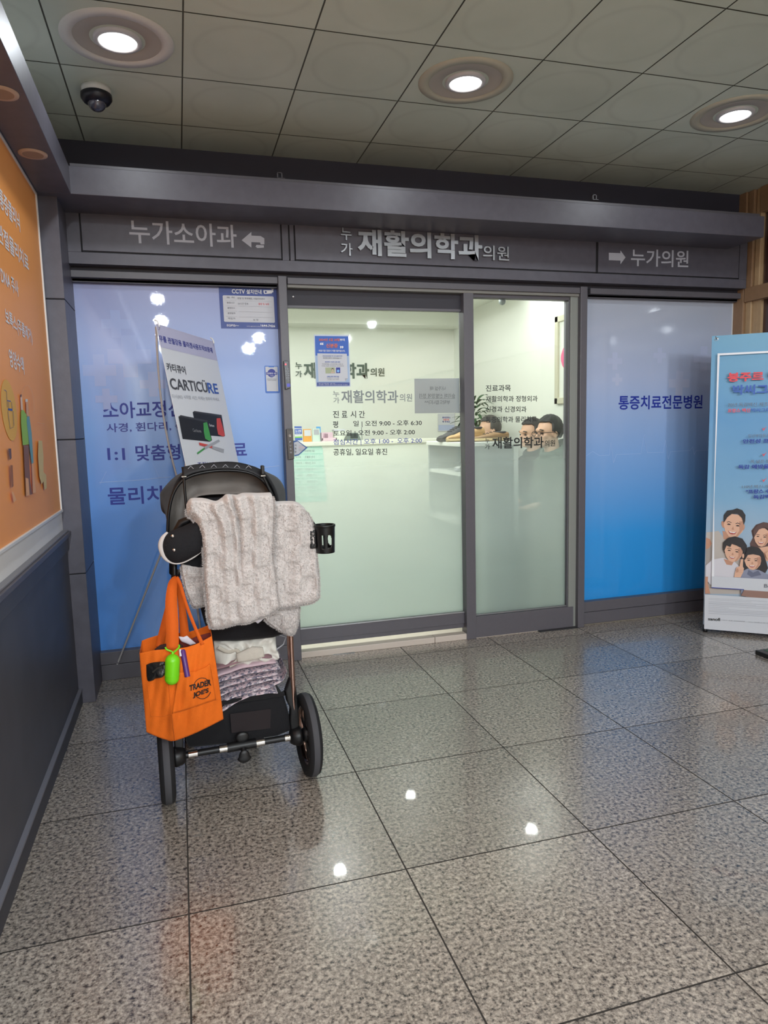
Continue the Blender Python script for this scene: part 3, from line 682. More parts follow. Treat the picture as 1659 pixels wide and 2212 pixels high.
# phone-shaped sticker under it (the two mascots are left out)
t = printed(P, 'window_sticker', 'small white phone shaped sticker with blue rim on the left window', 'sticker', [z(952, 1592), z(1190, 1598), z(1203, 1610), z(1235, 2100), z(1220, 2115), z(975, 2118), z(957, 2100), z(940, 1605)], mat('sticker_blue', (40, 104, 196), 0.4))
s = Sheet(P, 0.0025); s.px([z(955, 1612), z(1015, 1612), z(1022, 1625), z(1120, 1625), z(1127, 1612), z(1190, 1612), z(1205, 2082), z(985, 2082)], PAPER)
s.el(*z(1075, 1735), 8.6, 9.2, BLUEINK); s.px([z(970, 1718), z(1182, 1718), z(1184, 1768), z(972, 1768)], BLUEINK); s.build('panel', t)
mb = MB(); T('지류통증 사용', 982, 1742, 1170, 1742, 34, WHITEI, .01); T('가맹점', 1042, 1788, 1112, 1788, 22, WHITEI, 0); T('모바일 결제가 가능합니다', 990, 1848, 1172, 1848, 16, GREYI, 0); T('언제든지 문의하세요', 1000, 1872, 1165, 1872, 16, GREYI, 0)
mb.build('lettering', t, recalc=False)

# blue poster hung inside the sliding glass
PD = facade(YG-0.0); z = zf(665, 710, 15.08); P = PD
t = printed(P, 'glass_poster', 'blue and white poster in a pale frame on the sliding glass', 'poster', [z(190, 190), z(1335, 205), z(1390, 1890), z(268, 1900)], mat('poster_rim', (196, 206, 222), 0.4))
s = Sheet(P, 0.0025); s.px([z(225, 238), z(1310, 252), z(1330, 888), z(245, 878)], mat('poster_blue', (28, 92, 190), 0.45)); s.px([z(245, 878), z(1330, 888), z(1355, 1750), z(280, 1750)], mat('poster_haze', (160, 184, 214), 0.5))
s.px([z(305, 805), z(1265, 820), z(1300, 1615), z(1215, 1720), z(345, 1725)], PAPER); s.px([z(1205, 1618), z(1300, 1618), z(1208, 1712)], LGREY); s.px([z(285, 1752), z(1355, 1752), z(1358, 1858), z(290, 1868)], CCTVB)
s.px([z(565, 1268), z(870, 1262), z(880, 1452), z(572, 1460)], mat('card_olive', (168, 176, 140), 0.5)); s.el(*z(800, 1330), 2.2, 2.8, mat('card_hair', (40, 40, 38), 0.6)); s.el(*z(800, 1345), 1.7, 2.2, mat('card_skin', (210, 180, 160), 0.6)); s.px([z(745, 1405), z(850, 1405), z(858, 1445), z(748, 1448)], mat('card_skin', (210, 180, 160)))
s.px([z(910, 1268), z(1045, 1265), z(1050, 1445), z(915, 1448)], BLUEINK); s.el(*z(980, 1380), 2.8, 3.0, mat('badge_blue', (120, 180, 235), 0.5)); s.build('picture', t)
mb = MB(); T = lambda txt, x0, y0, x1, y1, h, m, bold=0.012: mb.pxtext(P, txt, z(x0, y0), z(x1, y1), h/15.08, m, 0.006, bold)
ORI = mat('coral_print', (214, 110, 90), 0.5)
T('2024년 5월 20일', 350, 362, 1025, 364, 88, ORI, .03); T('부터', 1032, 366, 1195, 368, 84, WHITEI, .02); T('신분증', 585, 555, 965, 558, 140, ORI, .03); T('“', 388, 495, 500, 495, 84, WHITEI, .04); T('”', 1040, 610, 1150, 610, 84, WHITEI, .04)
T('의료기관 진료시 지참 필수입니다.', 345, 722, 1210, 728, 66, WHITEI, .02); T('국민건강보험법 제 12조 4항에 따라', 470, 892, 1115, 896, 40, BLUEI, .01); T('본인확인 절차가 강화되었습니다', 490, 958, 1085, 962, 40, GREYI, .01); T('본인확인 가능한 신분 증명', 555, 1085, 1040, 1088, 40, BLUEI, .02)
T('주민등록증, 운전면허증, 여권 등', 455, 1155, 1140, 1158, 34, GREYI, 0); T('모바일 신분증, 건강보험증, 외국인등록증', 440, 1215, 1165, 1218, 34, GREYI, 0); T('신분증 확인 예외 대상', 615, 1560, 1010, 1562, 40, BLUEI, .02); T('응급환자, 19세 미만', 620, 1612, 1010, 1614, 24, GREYI, 0); T('6개월 이내 재진', 640, 1660, 1005, 1662, 24, GREYI, 0)
T('본인확인 문의', 345, 1790, 875, 1788, 20, WHITEI, 0); T('자세한 내용은 접수처에 문의해 주세요', 350, 1830, 1290, 1828, 20, WHITEI, 0)
mb.build('lettering', t, recalc=False)

# sheet of paper taped to the inside of the glass: the words show through backwards
PI_ = facade(YG+0.014)
NOTE = bpy.data.materials.new('backlit_paper'); NOTE.use_nodes = True; _t = NOTE.node_tree; _t.nodes.remove(_t.nodes['Principled BSDF'])
_d = nd(_t, 'ShaderNodeBsdfDiffuse'); _d.inputs[0].default_value = (0.72, 0.73, 0.76, 1); _l = nd(_t, 'ShaderNodeBsdfTranslucent'); _l.inputs[0].default_value = (0.46, 0.46, 0.50, 1)
_m = nd(_t, 'ShaderNodeMixShader'); _t.links.new(_d.outputs[0], _m.inputs[1]); _t.links.new(_l.outputs[0], _m.inputs[2]); _t.links.new(_m.outputs[0], _t.nodes['Material Output'].inputs[0])
t = printed(PI_, 'paper_notice', 'grey paper sheet seen from behind with backward words on sliding glass', 'notice', [(895, 818), (992, 817), (993, 892), (896, 893)], NOTE, 0.0006, None, -0.0006)
mb = MB(); mb.pxtext(PI_, '나가실 때', (929, 839), (962, 839), 9, GREYI, .0012, 0, mirror=True); mb.pxtext(PI_, '슬리퍼 신발장에 정리', (906, 855), (983, 855), 9.5, GREYI, .0012, 0, mirror=True); mb.pxtext(PI_, '부탁드립니다^^', (917, 869), (972, 869), 9, GREYI, .0012, 0, mirror=True)
a, b = PI_.px(906, 861), PI_.px(983, 861); mb.poly([PI_.w(a[0], a[1], .0012), PI_.w(b[0], b[1], .0012), PI_.w(b[0], b[1]+.0016, .0012), PI_.w(a[0], a[1]+.0016, .0012)], GREYI)
mb.build('lettering', t, recalc=False)

# keypad, push plate and the diamond sticker beside the door
K = facade(3.712)
def rr(P, corners, m, n0, n1, mb): mb.prism(P, [P.px(*c) for c in corners], n0, n1, m)
t = thing('door_lock_keypad', 'slim black keypad with red light on the dark door post', 'keypad', K.pw(619, 810))
mb = MB(); rr(K, [(612, 780), (622, 780), (627, 838), (616, 842)], mat('keypad_black', (20, 20, 30), 0.25, coat=0.5), 0, 0.014, mb); mb.build('body', t, bevel=0.002)
mb = MB(); rr(K, [(614.5, 786), (617.5, 786), (617.7, 789), (614.7, 789)], mat('red_lamp', (255, 50, 60), 0.4, emit=2), 0.014, 0.0148, mb); mb.build('indicator', t)
mb = MB(); mb.pxtext(K, '1 2', (615.5, 797), (623, 797), 2.8, LGREY, .0146, 0)
for i, q in enumerate(('3 4', '5 6', '7 8', '9 0', '* #')): mb.pxtext(K, q, (616+.5*i, 802+5*i), (623.5+.4*i, 802+5*i), 2.8, LGREY, .0146, 0)
mb.build('keys', t, recalc=False)
mb = MB(); rr(K, [(618.5, 829), (625.5, 829), (626, 836), (619, 836)], mat('keypad_blue', (48, 44, 190), 0.3), 0.014, 0.0146, mb); mb.build('reader_pad', t)
t = thing('push_plate', 'dark bronze push plate with a round button on the door post', 'door button', K.pw(627, 960))
mb = MB(); rr(K, [(618, 927), (632, 926), (635, 991), (622, 993)], mat('push_bronze', (72, 66, 62), 0.35, metal=0.4), 0, 0.012, mb); mb.build('plate', t, bevel=0.0015)
mb = MB(); c = K.pw(625.5, 941, 0.012); mb.lathe([(0.0075, 0), (0.0075, 0.002), (0.0055, 0.002), (0.0045, 0.001), (0.0001, 0.001)], c, (0, -1, 0), mat('button_ring', (160, 152, 146), 0.3, metal=0.8), 24); mb.build('button', t)
mb = MB()
for i, ch in enumerate('PUSH'): mb.pxtext(K, ch, (624.6+.45*i, 954.5+7.6*i), (628+.45*i, 954.5+7.6*i), 4, LGREY, .0126, .01)
a, b = K.px(622, 929), K.px(630, 928.6); mb.poly([K.w(a[0], a[1]-.002, .0126), K.w(b[0], b[1]-.002, .0126), K.w(b[0], b[1]+.001, .0126), K.w(a[0], a[1]+.001, .0126)], INK)
mb.build('lettering', t, recalc=False)
t = printed(FG, 'door_sticker', 'grey and blue diamond automatic door sticker beside the push plate', 'sticker', [(633, 952), (642, 951), (664.5, 967), (645, 984), (636, 986)], mat('sticker_edge_blue', (50, 96, 160), 0.4), 0.0008)
s = Sheet(FG, 0.001); s.px([(635, 956), (643, 953.5), (660, 967), (645, 981), (636, 983)], PAPER); s.build('panel', t)
mb = MB()
for ch, v in (('자', 962), ('동', 969), ('문', 976)): mb.pxtext(FG, ch, (636.5, v), (640.5, v), 4.5, INK, .0018, .01)
for k, v in enumerate((963, 966.5, 970, 973)): mb.pxtext(FG, ('스티커', '손끼임 주의', '어린이 주의', '안전문')[k], (645, v), (656, v), 2.2, REDI if k == 1 else GREYI, .0018, 0)
mb.build('lettering', t, recalc=False)

# ------------------------------------------------------------------ orange poster on the left wall
PW = Plane((XL+0.001, 0, 0), (0, 1, 0), (0, 0, 1))
ORP = mat('orange_poster', (250, 166, 88), 0.45, noise=0.03, nscale=5)
py0, py1, pz0, pz1 = -0.6, 3.405, 0.932, 2.285
t = thing('wall_poster', 'long orange clinic poster with white words on the left wall', 'poster', (XL, 1.6, pz0))
mb = MB(); mb.box(XL, XL+0.006, py0, py1, pz0, pz1, ORP); mb.build('sheet', t)
mb = MB(); mb.box(XL, XL+0.014, py0, py1+0.012, pz0-0.012, pz0, WPLAS); mb.box(XL, XL+0.012, py0, py1+0.012, pz1-0.002, pz1+0.008, WPLAS); mb.box(XL, XL+0.012, py1, py1+0.012, pz0, pz1, WPLAS); mb.build('frame_rail', t, bevel=0.002)
PW2 = Plane((XL+0.0066, 0, 0), (0, 1, 0), (0, 0, 1))
mb = MB()
for txt, l, r, h in (('관절통증클리닉', (-24, 396), (42, 482), 40), ('척추/관절물리치료', (-40, 462), (61, 570), 38), ('DNA 주사', (1, 592), (39, 625), 34), ('보톡스(주름제거)', (11, 684), (69, 730), 36), ('영양수액', (19, 771), (51, 791), 38)):
    mb.pxtext(PW2, txt, l, r, h, WHITEI, .0008, .02)
mb.build('lettering', t, recalc=False)
s = Sheet(PW2, 0.0006)
YEL = mat('poster_yellow', (232, 178, 78), 0.5); PEACH = mat('poster_peach', (240, 180, 130), 0.5)
s.el(19, 886, 16, 67, YEL, -0.12, 30); s.line((8, 842), (13, 845), 1.2, mat('poster_blueink', (70, 80, 140))); s.line((13, 845), (15, 880), .8, GREYI)
s.px([(14, 864), (22, 866), (22, 868), (14, 866)], BLUEI); s.px([(16, 882), (25, 883), (26, 888), (16, 886)], BLUEI); s.line((17, 868), (18, 884), .7, GREYI); s.line((23, 868), (25, 884), .7, GREYI); s.line((15, 888), (20, 926), .8, GREYI); s.line((20, 926), (27, 922), .8, GREYI); s.line((26, 888), (28, 920), .8, GREYI)
s.px([(41, 854), (45, 854), (47, 886), (43, 886)], mat('poster_face', (238, 205, 180))); s.el(42.6, 855, 2, 3, mat('poster_hair', (110, 60, 40))); s.px([(52, 862), (57, 862), (57, 868), (52, 868)], WPLAS); s.px([(53, 868), (58, 869), (59, 902), (54, 896)], mat('poster_face2', (226, 170, 130)))
s.px([(42, 888), (47, 885), (54, 896), (59, 960), (46, 962), (42, 915)], mat('poster_green', (150, 196, 80))); s.px([(55, 900), (60, 899), (65, 935), (69, 1000), (65, 1002), (60, 962), (54, 910)], mat('poster_teal', (110, 166, 176)))
s.px([(47, 962), (58, 962), (62, 1040), (66, 1068), (52, 1071), (50, 1030)], mat('poster_trouser', (140, 96, 76))); s.px([(65, 1002), (68, 1002), (74, 1064), (67, 1066)], PEACH); s.px([(51, 1032), (57, 1034), (60, 1070), (52, 1072)], PEACH)
s.px([(79, 952), (87, 952), (90, 985), (90, 1020), (96, 1026), (97, 1055), (92, 1058), (90, 1040), (86, 1046), (81, 1030), (78, 985)], mat('poster_spine', (222, 196, 130))); s.px([(13, 969), (19, 969), (20, 990), (16, 994)], mat('poster_dark', (110, 80, 80))); s.px([(17, 1005), (22, 1005), (24, 1050), (20, 1054)], mat('poster_umber', (160, 100, 60))); s.px([(20, 1062), (23, 1063), (30, 1080), (24, 1086)], PEACH)
s.line((75, 913), (91, 915.5), 1.0, PEACH)
for k in range(10):
    a = -2.7+0.3*k; a2 = a+0.3; s.line((45+14*math.cos(a)+8, 880+48*math.sin(a)), (45+14*math.cos(a2)+8, 880+48*math.sin(a2)), .7, PEACH)
s.build('picture', t)

# ------------------------------------------------------------------ banner stand by the left window
TL = PY(336, 699, 3.04); TR = PZ(461, 738, TL.z); d = TR-TL
def on_edge(p0, u, v):
    r = ray(u, v); return CAMP + r*((p0-CAMP).dot(d)/r.dot(d))
BLm = on_edge(TL, 400, 1000); V = (TL-BLm).normalized()
PB = Plane(TL, d, V); BW = d.length; BH = 1.56
foot = PZ(243, 1463)
t = thing('banner_stand', 'leaning white medical banner on thin rods behind the stroller', 'banner', foot)
LAVH = mat('banner_lilac', (196, 194, 222), 0.45); BWHT = mat('banner_white', (226, 228, 234), 0.4)
mb = MB(); mb.pbox(PB, 0, BW, -BH, 0, -0.0008, 0.0008, BWHT); mb.build('banner_sheet', t)
s = Sheet(PB, 0.001)
yb = PB.px(342, 745)[1]; a = PB.px(355, 752)[1]
s.mb.poly([PB.w(0, 0, s.up()), PB.w(BW, 0, s.n), PB.w(BW, a, s.n), PB.w(0, a, s.n)][::-1], LAVH)
z = zf(160, 580, 3.318)
DKB = mat('box_black', (34, 34, 40), 0.5); DKB2 = mat('box_black_side', (58, 58, 64), 0.5); GRN = mat('box_green', (70, 160, 80), 0.5); REDB = mat('box_red', (214, 72, 66), 0.5)
s.px([z(848, 1030), z(860, 1022), z(1055, 1050), z(1080, 1200), z(1070, 1206), z(880, 1190)], DKB); s.px([z(848, 1030), z(860, 1022), z(1055, 1050), z(1050, 1065)], DKB2); s.px([z(1018, 1075), z(1045, 1072), z(1078, 1195), z(1068, 1206), z(1030, 1190), z(1020, 1140)], REDB)
s.px([z(745, 1062), z(760, 1052), z(955, 1090), z(985, 1232), z(970, 1242), z(775, 1222)], DKB); s.px([z(745, 1062), z(760, 1052), z(955, 1090), z(950, 1104)], DKB2); s.px([z(922, 1108), z(948, 1102), z(980, 1228), z(968, 1240), z(935, 1220), z(925, 1170)], GRN)
s.px([z(890, 1248), z(985, 1270), z(988, 1290), z(895, 1268)], REDB); s.px([z(985, 1272), z(1070, 1296), z(1068, 1322), z(985, 1292)], LGREY); s.px([z(875, 1322), z(925, 1286), z(932, 1296), z(882, 1332)], GRN); s.px([z(925, 1280), z(1030, 1226), z(1040, 1240), z(935, 1298)], LGREY)
s.build('picture', t)
mb = MB(); T = lambda txt, x0, y0, x1, y1, h, m, bold=0.012: mb.pxtext(PB, txt, z(x0, y0), z(x1, y1), h/3.318, m, 0.0025, bold)
CH = mat('charcoal_print', (78, 78, 84), 0.5)
T('무릎 관절강용 콜라겐사용조직보충재', 606, 500, 988, 588, 40, BLUEINK, .016); T('카티큐어', 660, 704, 796, 732, 58, CH, .02); T('CARTICÜ', 682, 816, 950, 846, 92, CH, .02); T('RE', 955, 856, 1028, 864, 72, BLUEI, .02)
T('다시(RE) 시작할 시간, 이제는 멈추지 마세요.', 700, 918, 1040, 942, 30, LGREY, .004); T('Carticure', 846, 1158, 906, 1166, 22, WHITEI, .01); T('Carticure', 965, 1122, 1000, 1128, 18, WHITEI, .01); T('조직보충재 전문', 880, 1402, 1108, 1398, 26, BLUEINK, .01)
mb.build('lettering', t, recalc=False)
ROD = mat('rod_grey', (196, 192, 188), 0.4)
hub = PB.w(BW*0.45, -0.72, -0.17)
def bent(p, q, k, n=9): return [p.lerp(q, i/n) + Vector(k)*math.sin(PI*i/n) for i in range(n+1)]
kk = PB.N*-0.03
mb = MB(); mb.tube(bent(hub, PB.w(0.012, -0.01, -0.006), kk), 0.0042, ROD, 8); mb.build('rod', t)
mb = MB(); mb.tube(bent(hub, PB.w(BW-0.012, -0.01, -0.006), kk), 0.0042, ROD, 8); mb.build('rod', t)
mb = MB(); mb.tube(bent(hub, PB.w(0.02, -BH+0.02, -0.006), kk), 0.0042, ROD, 8); mb.build('rod', t)
mb = MB(); mb.tube(bent(hub, PB.w(BW-0.02, -BH+0.02, -0.006), kk), 0.0042, ROD, 8); mb.build('rod', t)
mb = MB(); mb.tube([hub, foot+Vector((0, 0, 0.004))], 0.0048, ROD, 8); mb.build('leg', t)
f2 = Vector((PB.w(0.02, -BH, 0).x-0.10, PB.w(0.02, -BH, 0).y+0.02, 0.005)); mb = MB(); mb.tube([hub, f2], 0.0048, ROD, 8); mb.build('leg', t)
mb = MB(); mb.sph(hub, 0.02, BLACKP, 12, 8); mb.build('hub', t)
for aa in (0.015, BW-0.015):
    mb = MB(); c = PB.w(aa, -0.012, 0.0); mb.lathe([(0.008, 0.0), (0.012, 0.002), (0.012, -0.002), (0.008, -0.001)], c, PB.N, STEEL, 18); q = PB.w(aa, 0.0, 0.006); mb.tube([q+V*-0.012, q, q+V*0.012-PB.N*0.004, q+V*0.018-PB.N*0.012], 0.0035, WPLAS, 8); mb.build('hook', t)

# ------------------------------------------------------------------ banner on the right with the printed family
TL = PY(1538, 726, 3.384); TRp = PZ(1659, 718, TL.z); BL = PY(1520, 1349, 3.384)
PR = Plane(TL, TRp-TL, TL-BL); BW = 0.60; BH = (TL-BL).length
t = thing('banner_stand', 'sky blue vaccine banner with a smiling family by the brown wall', 'banner', PZ(1523, 1364))
SKYB = bpy.data.materials.new('printed_sky'); SKYB.use_nodes = True; _t = SKYB.node_tree; _b = _t.nodes['Principled BSDF']
_g = nd(_t, 'ShaderNodeNewGeometry'); _s = nd(_t, 'ShaderNodeSeparateXYZ'); _t.links.new(_g.outputs['Position'], _s.inputs[0])
_r = nd(_t, 'ShaderNodeMapRange'); _r.inputs[1].default_value = 0.5; _r.inputs[2].default_value = 1.74; _t.links.new(_s.outputs[2], _r.inputs[0])
_n = nd(_t, 'ShaderNodeTexNoise'); _n.inputs['Scale'].default_value = 3.0; _t.links.new(_g.outputs['Position'], _n.inputs['Vector'])
_a = nd(_t, 'ShaderNodeMath', operation='MULTIPLY_ADD'); _a.inputs[1].default_value = 0.3; _a.inputs[2].default_value = -0.15; _t.links.new(_n.outputs['Fac'], _a.inputs[0])
_q = nd(_t, 'ShaderNodeMath', operation='ADD'); _t.links.new(_r.outputs[0], _q.inputs[0]); _t.links.new(_a.outputs[0], _q.inputs[1])
_c = nd(_t, 'ShaderNodeValToRGB'); _e = _c.color_ramp.elements; _e[0].position = 0.0; _e[0].color = (*srgb((170, 186, 202)), 1); _e[1].position = 1.0; _e[1].color = (*srgb((104, 160, 190)), 1)
_k = _e.new(0.25); _k.color = (*srgb((124, 170, 204)), 1); _k = _e.new(0.6); _k.color = (*srgb((92, 150, 196)), 1)
_t.links.new(_q.outputs[0], _c.inputs[0]); _t.links.new(_c.outputs[0], _b.inputs['Base Color']); _b.inputs['Roughness'].default_value = 0.4
mb = MB(); mb.pbox(PR, 0, BW, -BH, 0, -0.001, 0.001, SKYB); mb.build('banner_sheet', t)
s = Sheet(PR, 0.0012); z = zf(1509, 1070, 6.147)
SK = mat('print_skin', (226, 178, 150), 0.5); SKD = mat('print_skin_shadow', (196, 144, 118), 0.5); HAIR = mat('print_hair', (44, 40, 42), 0.5); HAIRB = mat('print_hair_brown', (92, 66, 62), 0.5)
BEI = mat('print_beige_shirt', (190, 180, 172), 0.5); BEID = mat('print_beige_fold', (168, 158, 152), 0.5); WSH = mat('print_white_shirt', (214, 210, 216), 0.5); GSH = mat('print_grey_shirt', (140, 144, 164), 0.5); GSHD = mat('print_grey_fold', (104, 108, 130), 0.5); LIP = mat('print_lip', (176, 84, 84), 0.5); TEETH = mat('print_teeth', (244, 240, 236), 0.5)
# father
s.px([z(105, 490), z(180, 485), z(265, 470), z(330, 560), z(470, 600), z(560, 760), z(560, 1310), z(90, 1305), z(92, 930), z(98, 720)], BEI)
s.px([z(98, 560), z(150, 580), z(176, 640), z(140, 700), z(95, 720)], SKD); s.px([z(95, 720), z(140, 700), z(178, 650), z(180, 830), z(92, 930)], BEID)
s.px([z(318, 470), z(470, 520), z(440, 620), z(330, 575)], SKD)
# mother
s.px([z(720, 560), z(700, 470), z(760, 390), z(860, 355), z(960, 370), z(990, 480), z(1000, 760), z(920, 760), z(690, 690), z(680, 640)], HAIRB)
s.px([z(740, 690), z(830, 690), z(1010, 660), z(1010, 900), z(860, 860)], SK)
def face(cx, cy, rx, ry, rot, skin, smile=1.0, brow=HAIR):
    c, sn = math.cos(rot), math.sin(rot)
    L = lambda x, y: z(cx + x*rx*c - y*ry*sn, cy + x*rx*sn + y*ry*c)
    k = 6.147
    s.px([L(x, y) for x, y in ((-0.92, -0.75), (-0.5, -1.05), (0.3, -1.08), (0.9, -0.75), (1.0, -0.1), (0.92, 0.35), (0.55, 0.85), (0.1, 1.02), (-0.3, 0.95), (-0.72, 0.55), (-0.97, 0.0))], skin)
    s.px([L(x, y) for x, y in ((0.45, -0.5), (0.95, -0.6), (0.98, 0.1), (0.55, 0.8), (0.3, 0.93), (0.62, 0.3))], SKD)
    for sx in (-0.48, 0.38):
        s.px([L(sx+x, -0.32+y) for x, y in ((-0.24, 0.03), (-0.05, -0.06), (0.24, 0.02), (0.22, 0.06), (-0.04, 0.0), (-0.23, 0.08))], brow)
        s.px([L(sx+x, -0.12+y) for x, y in ((-0.2, 0.03), (-0.06, -0.05), (0.08, -0.05), (0.2, 0.03), (0.06, 0.06), (-0.08, 0.07))], mat('print_eye', (54, 40, 38), 0.4))
    s.px([L(x, y) for x, y in ((-0.12, 0.2), (-0.04, 0.0), (0.04, 0.2), (0.1, 0.27), (-0.04, 0.31), (-0.16, 0.27))], SKD)
    s.px([L(-0.04+x*smile, 0.52+y*smile) for x, y in ((-0.42, -0.08), (-0.2, -0.02), (0.15, -0.01), (0.42, -0.1), (0.28, 0.14), (0.0, 0.22), (-0.26, 0.14))], LIP)
    s.px([L(-0.04+x*smile, 0.52+y*smile) for x, y in ((-0.35, -0.05), (0.0, 0.0), (0.36, -0.07), (0.2, 0.07), (-0.2, 0.07))], TEETH)
s.el(*z(325, 385), 3.4, 7.5, SKD, -0.2); s.el(*z(596, 425), 2.6, 6.5, SKD, 0.2)
face(465, 410, 138, 150, 0.16, SK, 1.0)
s.px([z(330, 360), z(335, 260), z(380, 200), z(455, 190), z(510, 170), z(580, 195), z(622, 260), z(618, 340), z(600, 390), z(575, 300), z(520, 245), z(440, 245), z(380, 290), z(350, 340)], HAIR)
face(835, 560, 105, 118, 0.1, SK, 0.9, HAIRB)
s.px([z(735, 560), z(720, 470), z(780, 390), z(870, 360), z(960, 380), z(1000, 500), z(960, 470), z(880, 420), z(800, 450), z(755, 520)], HAIRB)
# boy
s.px([z(90, 1090), z(95, 930), z(180, 850), z(320, 825), z(480, 880), z(560, 960), z(560, 1190), z(150, 1180)], WSH); s.px([z(330, 840), z(470, 870), z(440, 925), z(370, 915)], SKD)
s.px([z(88, 1075), z(125, 1075), z(120, 1160), z(155, 1300), z(86, 1300)], SKD)
s.px([z(320, 690), z(325, 620), z(390, 560), z(480, 540), z(580, 570), z(640, 660), z(640, 760), z(600, 850), z(340, 760)], HAIR); s.el(*z(590, 800), 2.4, 5, SK)
face(460, 750, 122, 128, 0.18, SK, 0.8)
s.px([z(322, 720), z(330, 620), z(440, 560), z(560, 590), z(610, 690), z(600, 770), z(560, 690), z(500, 660), z(440, 640), z(420, 680), z(370, 660), z(345, 720)], HAIR)
# girl
s.px([z(640, 690), z(700, 670), z(800, 690), z(860, 760), z(920, 960), z(880, 1030), z(720, 1010), z(590, 990), z(600, 840)], HAIR)
s.px([z(560, 1010), z(650, 965), z(800, 985), z(930, 1050), z(1010, 1110), z(1010, 1300), z(560, 1300)], GSH); s.px([z(640, 1040), z(660, 980), z(720, 1020), z(790, 990), z(830, 1050), z(760, 1065), z(700, 1080)], GSHD)
face(715, 870, 112, 112, 0.06, SK, 0.9)
s.px([z(600, 850), z(630, 740), z(720, 690), z(820, 740), z(840, 830), z(800, 790), z(720, 775), z(650, 785), z(620, 840)], HAIR)
# raised two-finger hand, and hands below
s.px([z(480, 1020), z(500, 950), z(540, 935), z(560, 840), z(590, 838), z(585, 940), z(600, 960), z(590, 1010), z(555, 1080), z(470, 1078)], SK); s.line(z(520, 985), z(585, 985), .5, SKD); s.line(z(505, 1010), z(580, 1012), .5, SKD); s.px([z(490, 985), z(520, 955), z(530, 1000), z(500, 1020)], SKD)
s.px([z(880, 760), z(922, 735), z(1000, 740), z(1000, 830), z(900, 830)], SK)
# white picture frame line, bottom band, fine print
fn = s.n + 0.0006; s.n = fn
q = zf(1509, 700, 5.533)
s.px([q(225, 355), q(830, 325), q(1100, 312), q(1100, 334), q(830, 348), q(250, 378)], WHITEI); s.px([q(225, 355), q(250, 378), z(205, 60), z(205, 1070), z(172, 1072)], WHITEI)
s.px([z(205, 1066), z(925, 1105), z(1300, 1126), z(1300, 1290), z(925, 1268), z(170, 1218), z(172, 1066)], PAPER); s.px([z(170, 1210), z(600, 1236), z(600, 1245), z(170, 1220)], NAVYINK)
s.px([z(600, 1246), z(1300, 1292), z(1300, 1385), z(690, 1345), z(560, 1320)], mat('print_dark_hands', (150, 116, 104), 0.5))
s.px([z(80, 1305), z(925, 1357), z(1500, 1395), z(1500, 1880), z(72, 1760)], PAPER)
for v, x1 in ((1355, 1400), (1372, 700), (1398, 1400), (1415, 760), (1428, 1400), (1448, 1400), (1470, 400), (1492, 1400), (1512, 1400), (1530, 1000), (1552, 1400)):
    s.line(z(130, v), z(x1, v+(x1-130)*0.055), 0.55, LGREY)
s.build('picture', t)
mb = MB(); nn = s.n+0.0006
def T(f, txt, x0, y0, x1, y1, h, m, bold=0.012): mb.pxtext(PR, txt, f(x0, y0), f(x1, y1), h/(5.533 if f is q else 6.147), m, nn, bold)
T(q, '봉주르 백신', 345, 640, 1110, 610, 112, REDI, .035); T(q, '박씨그리프', 405, 790, 1130, 770, 118, BLUEI, .03); T(q, '70년 독감백신 제조 역사의', 348, 968, 1010, 955, 48, GREYI, 0); T(q, '프랑스 백신', 345, 1036, 612, 1030, 48, REDI, .02); T(q, '박씨그리프테트라', 626, 1030, 1090, 1020, 48, BLUEI, .02)
for y0, a, b in ((1245, ('임산부만을 대상으로', 590, 1335, 985), ('안전성 프로파일', 525, 1400, 1060)), (1550, ('폭 넓은 연령대의', 615, 1640, 1000), ('독감 예방을 입증한', 470, 1705, 1075)), (1855, ('110년 백신 개발 역사의', 515, 1940, 1060), ('“프랑스 수입 완제', 560, 1998, 1060))):
    T(q, a[0], a[1], a[2], a[3], a[2]-8, 40, GREYI, 0); T(q, b[0], b[1], b[2], b[3], b[2]-12, 52, NAVYINK, .03)
    mb.poly([PR.pw(*q(x, y), nn) for x, y in ((752, y0-8), (772, y0+8), (812, y0-28), (770, y0+30))], REDI)
T(q, '독감백신”', 650, 2062, 960, 2052, 52, NAVYINK, .03)
T(z, 'sanofi', 125, 1625, 285, 1634, 40, INK, .02); T(z, 'MAT-KR-2300000 - 사노피파스퇴르', 300, 1640, 925, 1684, 12, GREYI, 0); T(z, 'Bonjour', 868, 1195, 1150, 1215, 62, GREYI, 0)
mb.build('lettering', t, recalc=False)
for a, b in ((0.018, -0.018), (0.018, -BH+0.05)):
    mb = MB(); c = PR.w(a+0.005, b, 0.0); mb.lathe([(0.007, 0.0), (0.011, 0.002), (0.011, -0.002), (0.007, -0.001)], c, PR.N, STEEL, 18); mb.tube([PR.w(a, b+0.016, -0.004), PR.w(a+0.004, b+0.004, 0.006), PR.w(a+0.010, b-0.002, 0.008), PR.w(a+0.014, b+0.006, 0.006)], 0.003, CHROME, 8); mb.build('hook', t)
f = PZ(1523, 1364); mb = MB(); mb.lathe([(0.0, 0.0), (0.014, 0.0), (0.012, 0.02), (0.007, 0.022), (0.0, 0.022)], f, (0, 0, 1), BLACKP, 16); mb.build('foot', t)
g2 = PR.w(BW, -BH, -0.25); hub = PR.w(BW/2, -BH*0.5, -0.18)
mb = MB(); mb.tube([f+Vector((0, 0, 0.02)), hub], 0.005, ROD, 8); mb.build('rod', t)
mb = MB(); mb.tube([hub, PR.w(0.02, -0.015, -0.004)], 0.005, ROD, 8); mb.build('rod', t)
mb = MB(); mb.tube([hub, PR.w(BW-0.02, -0.015, -0.004)], 0.005, ROD, 8); mb.build('rod', t)
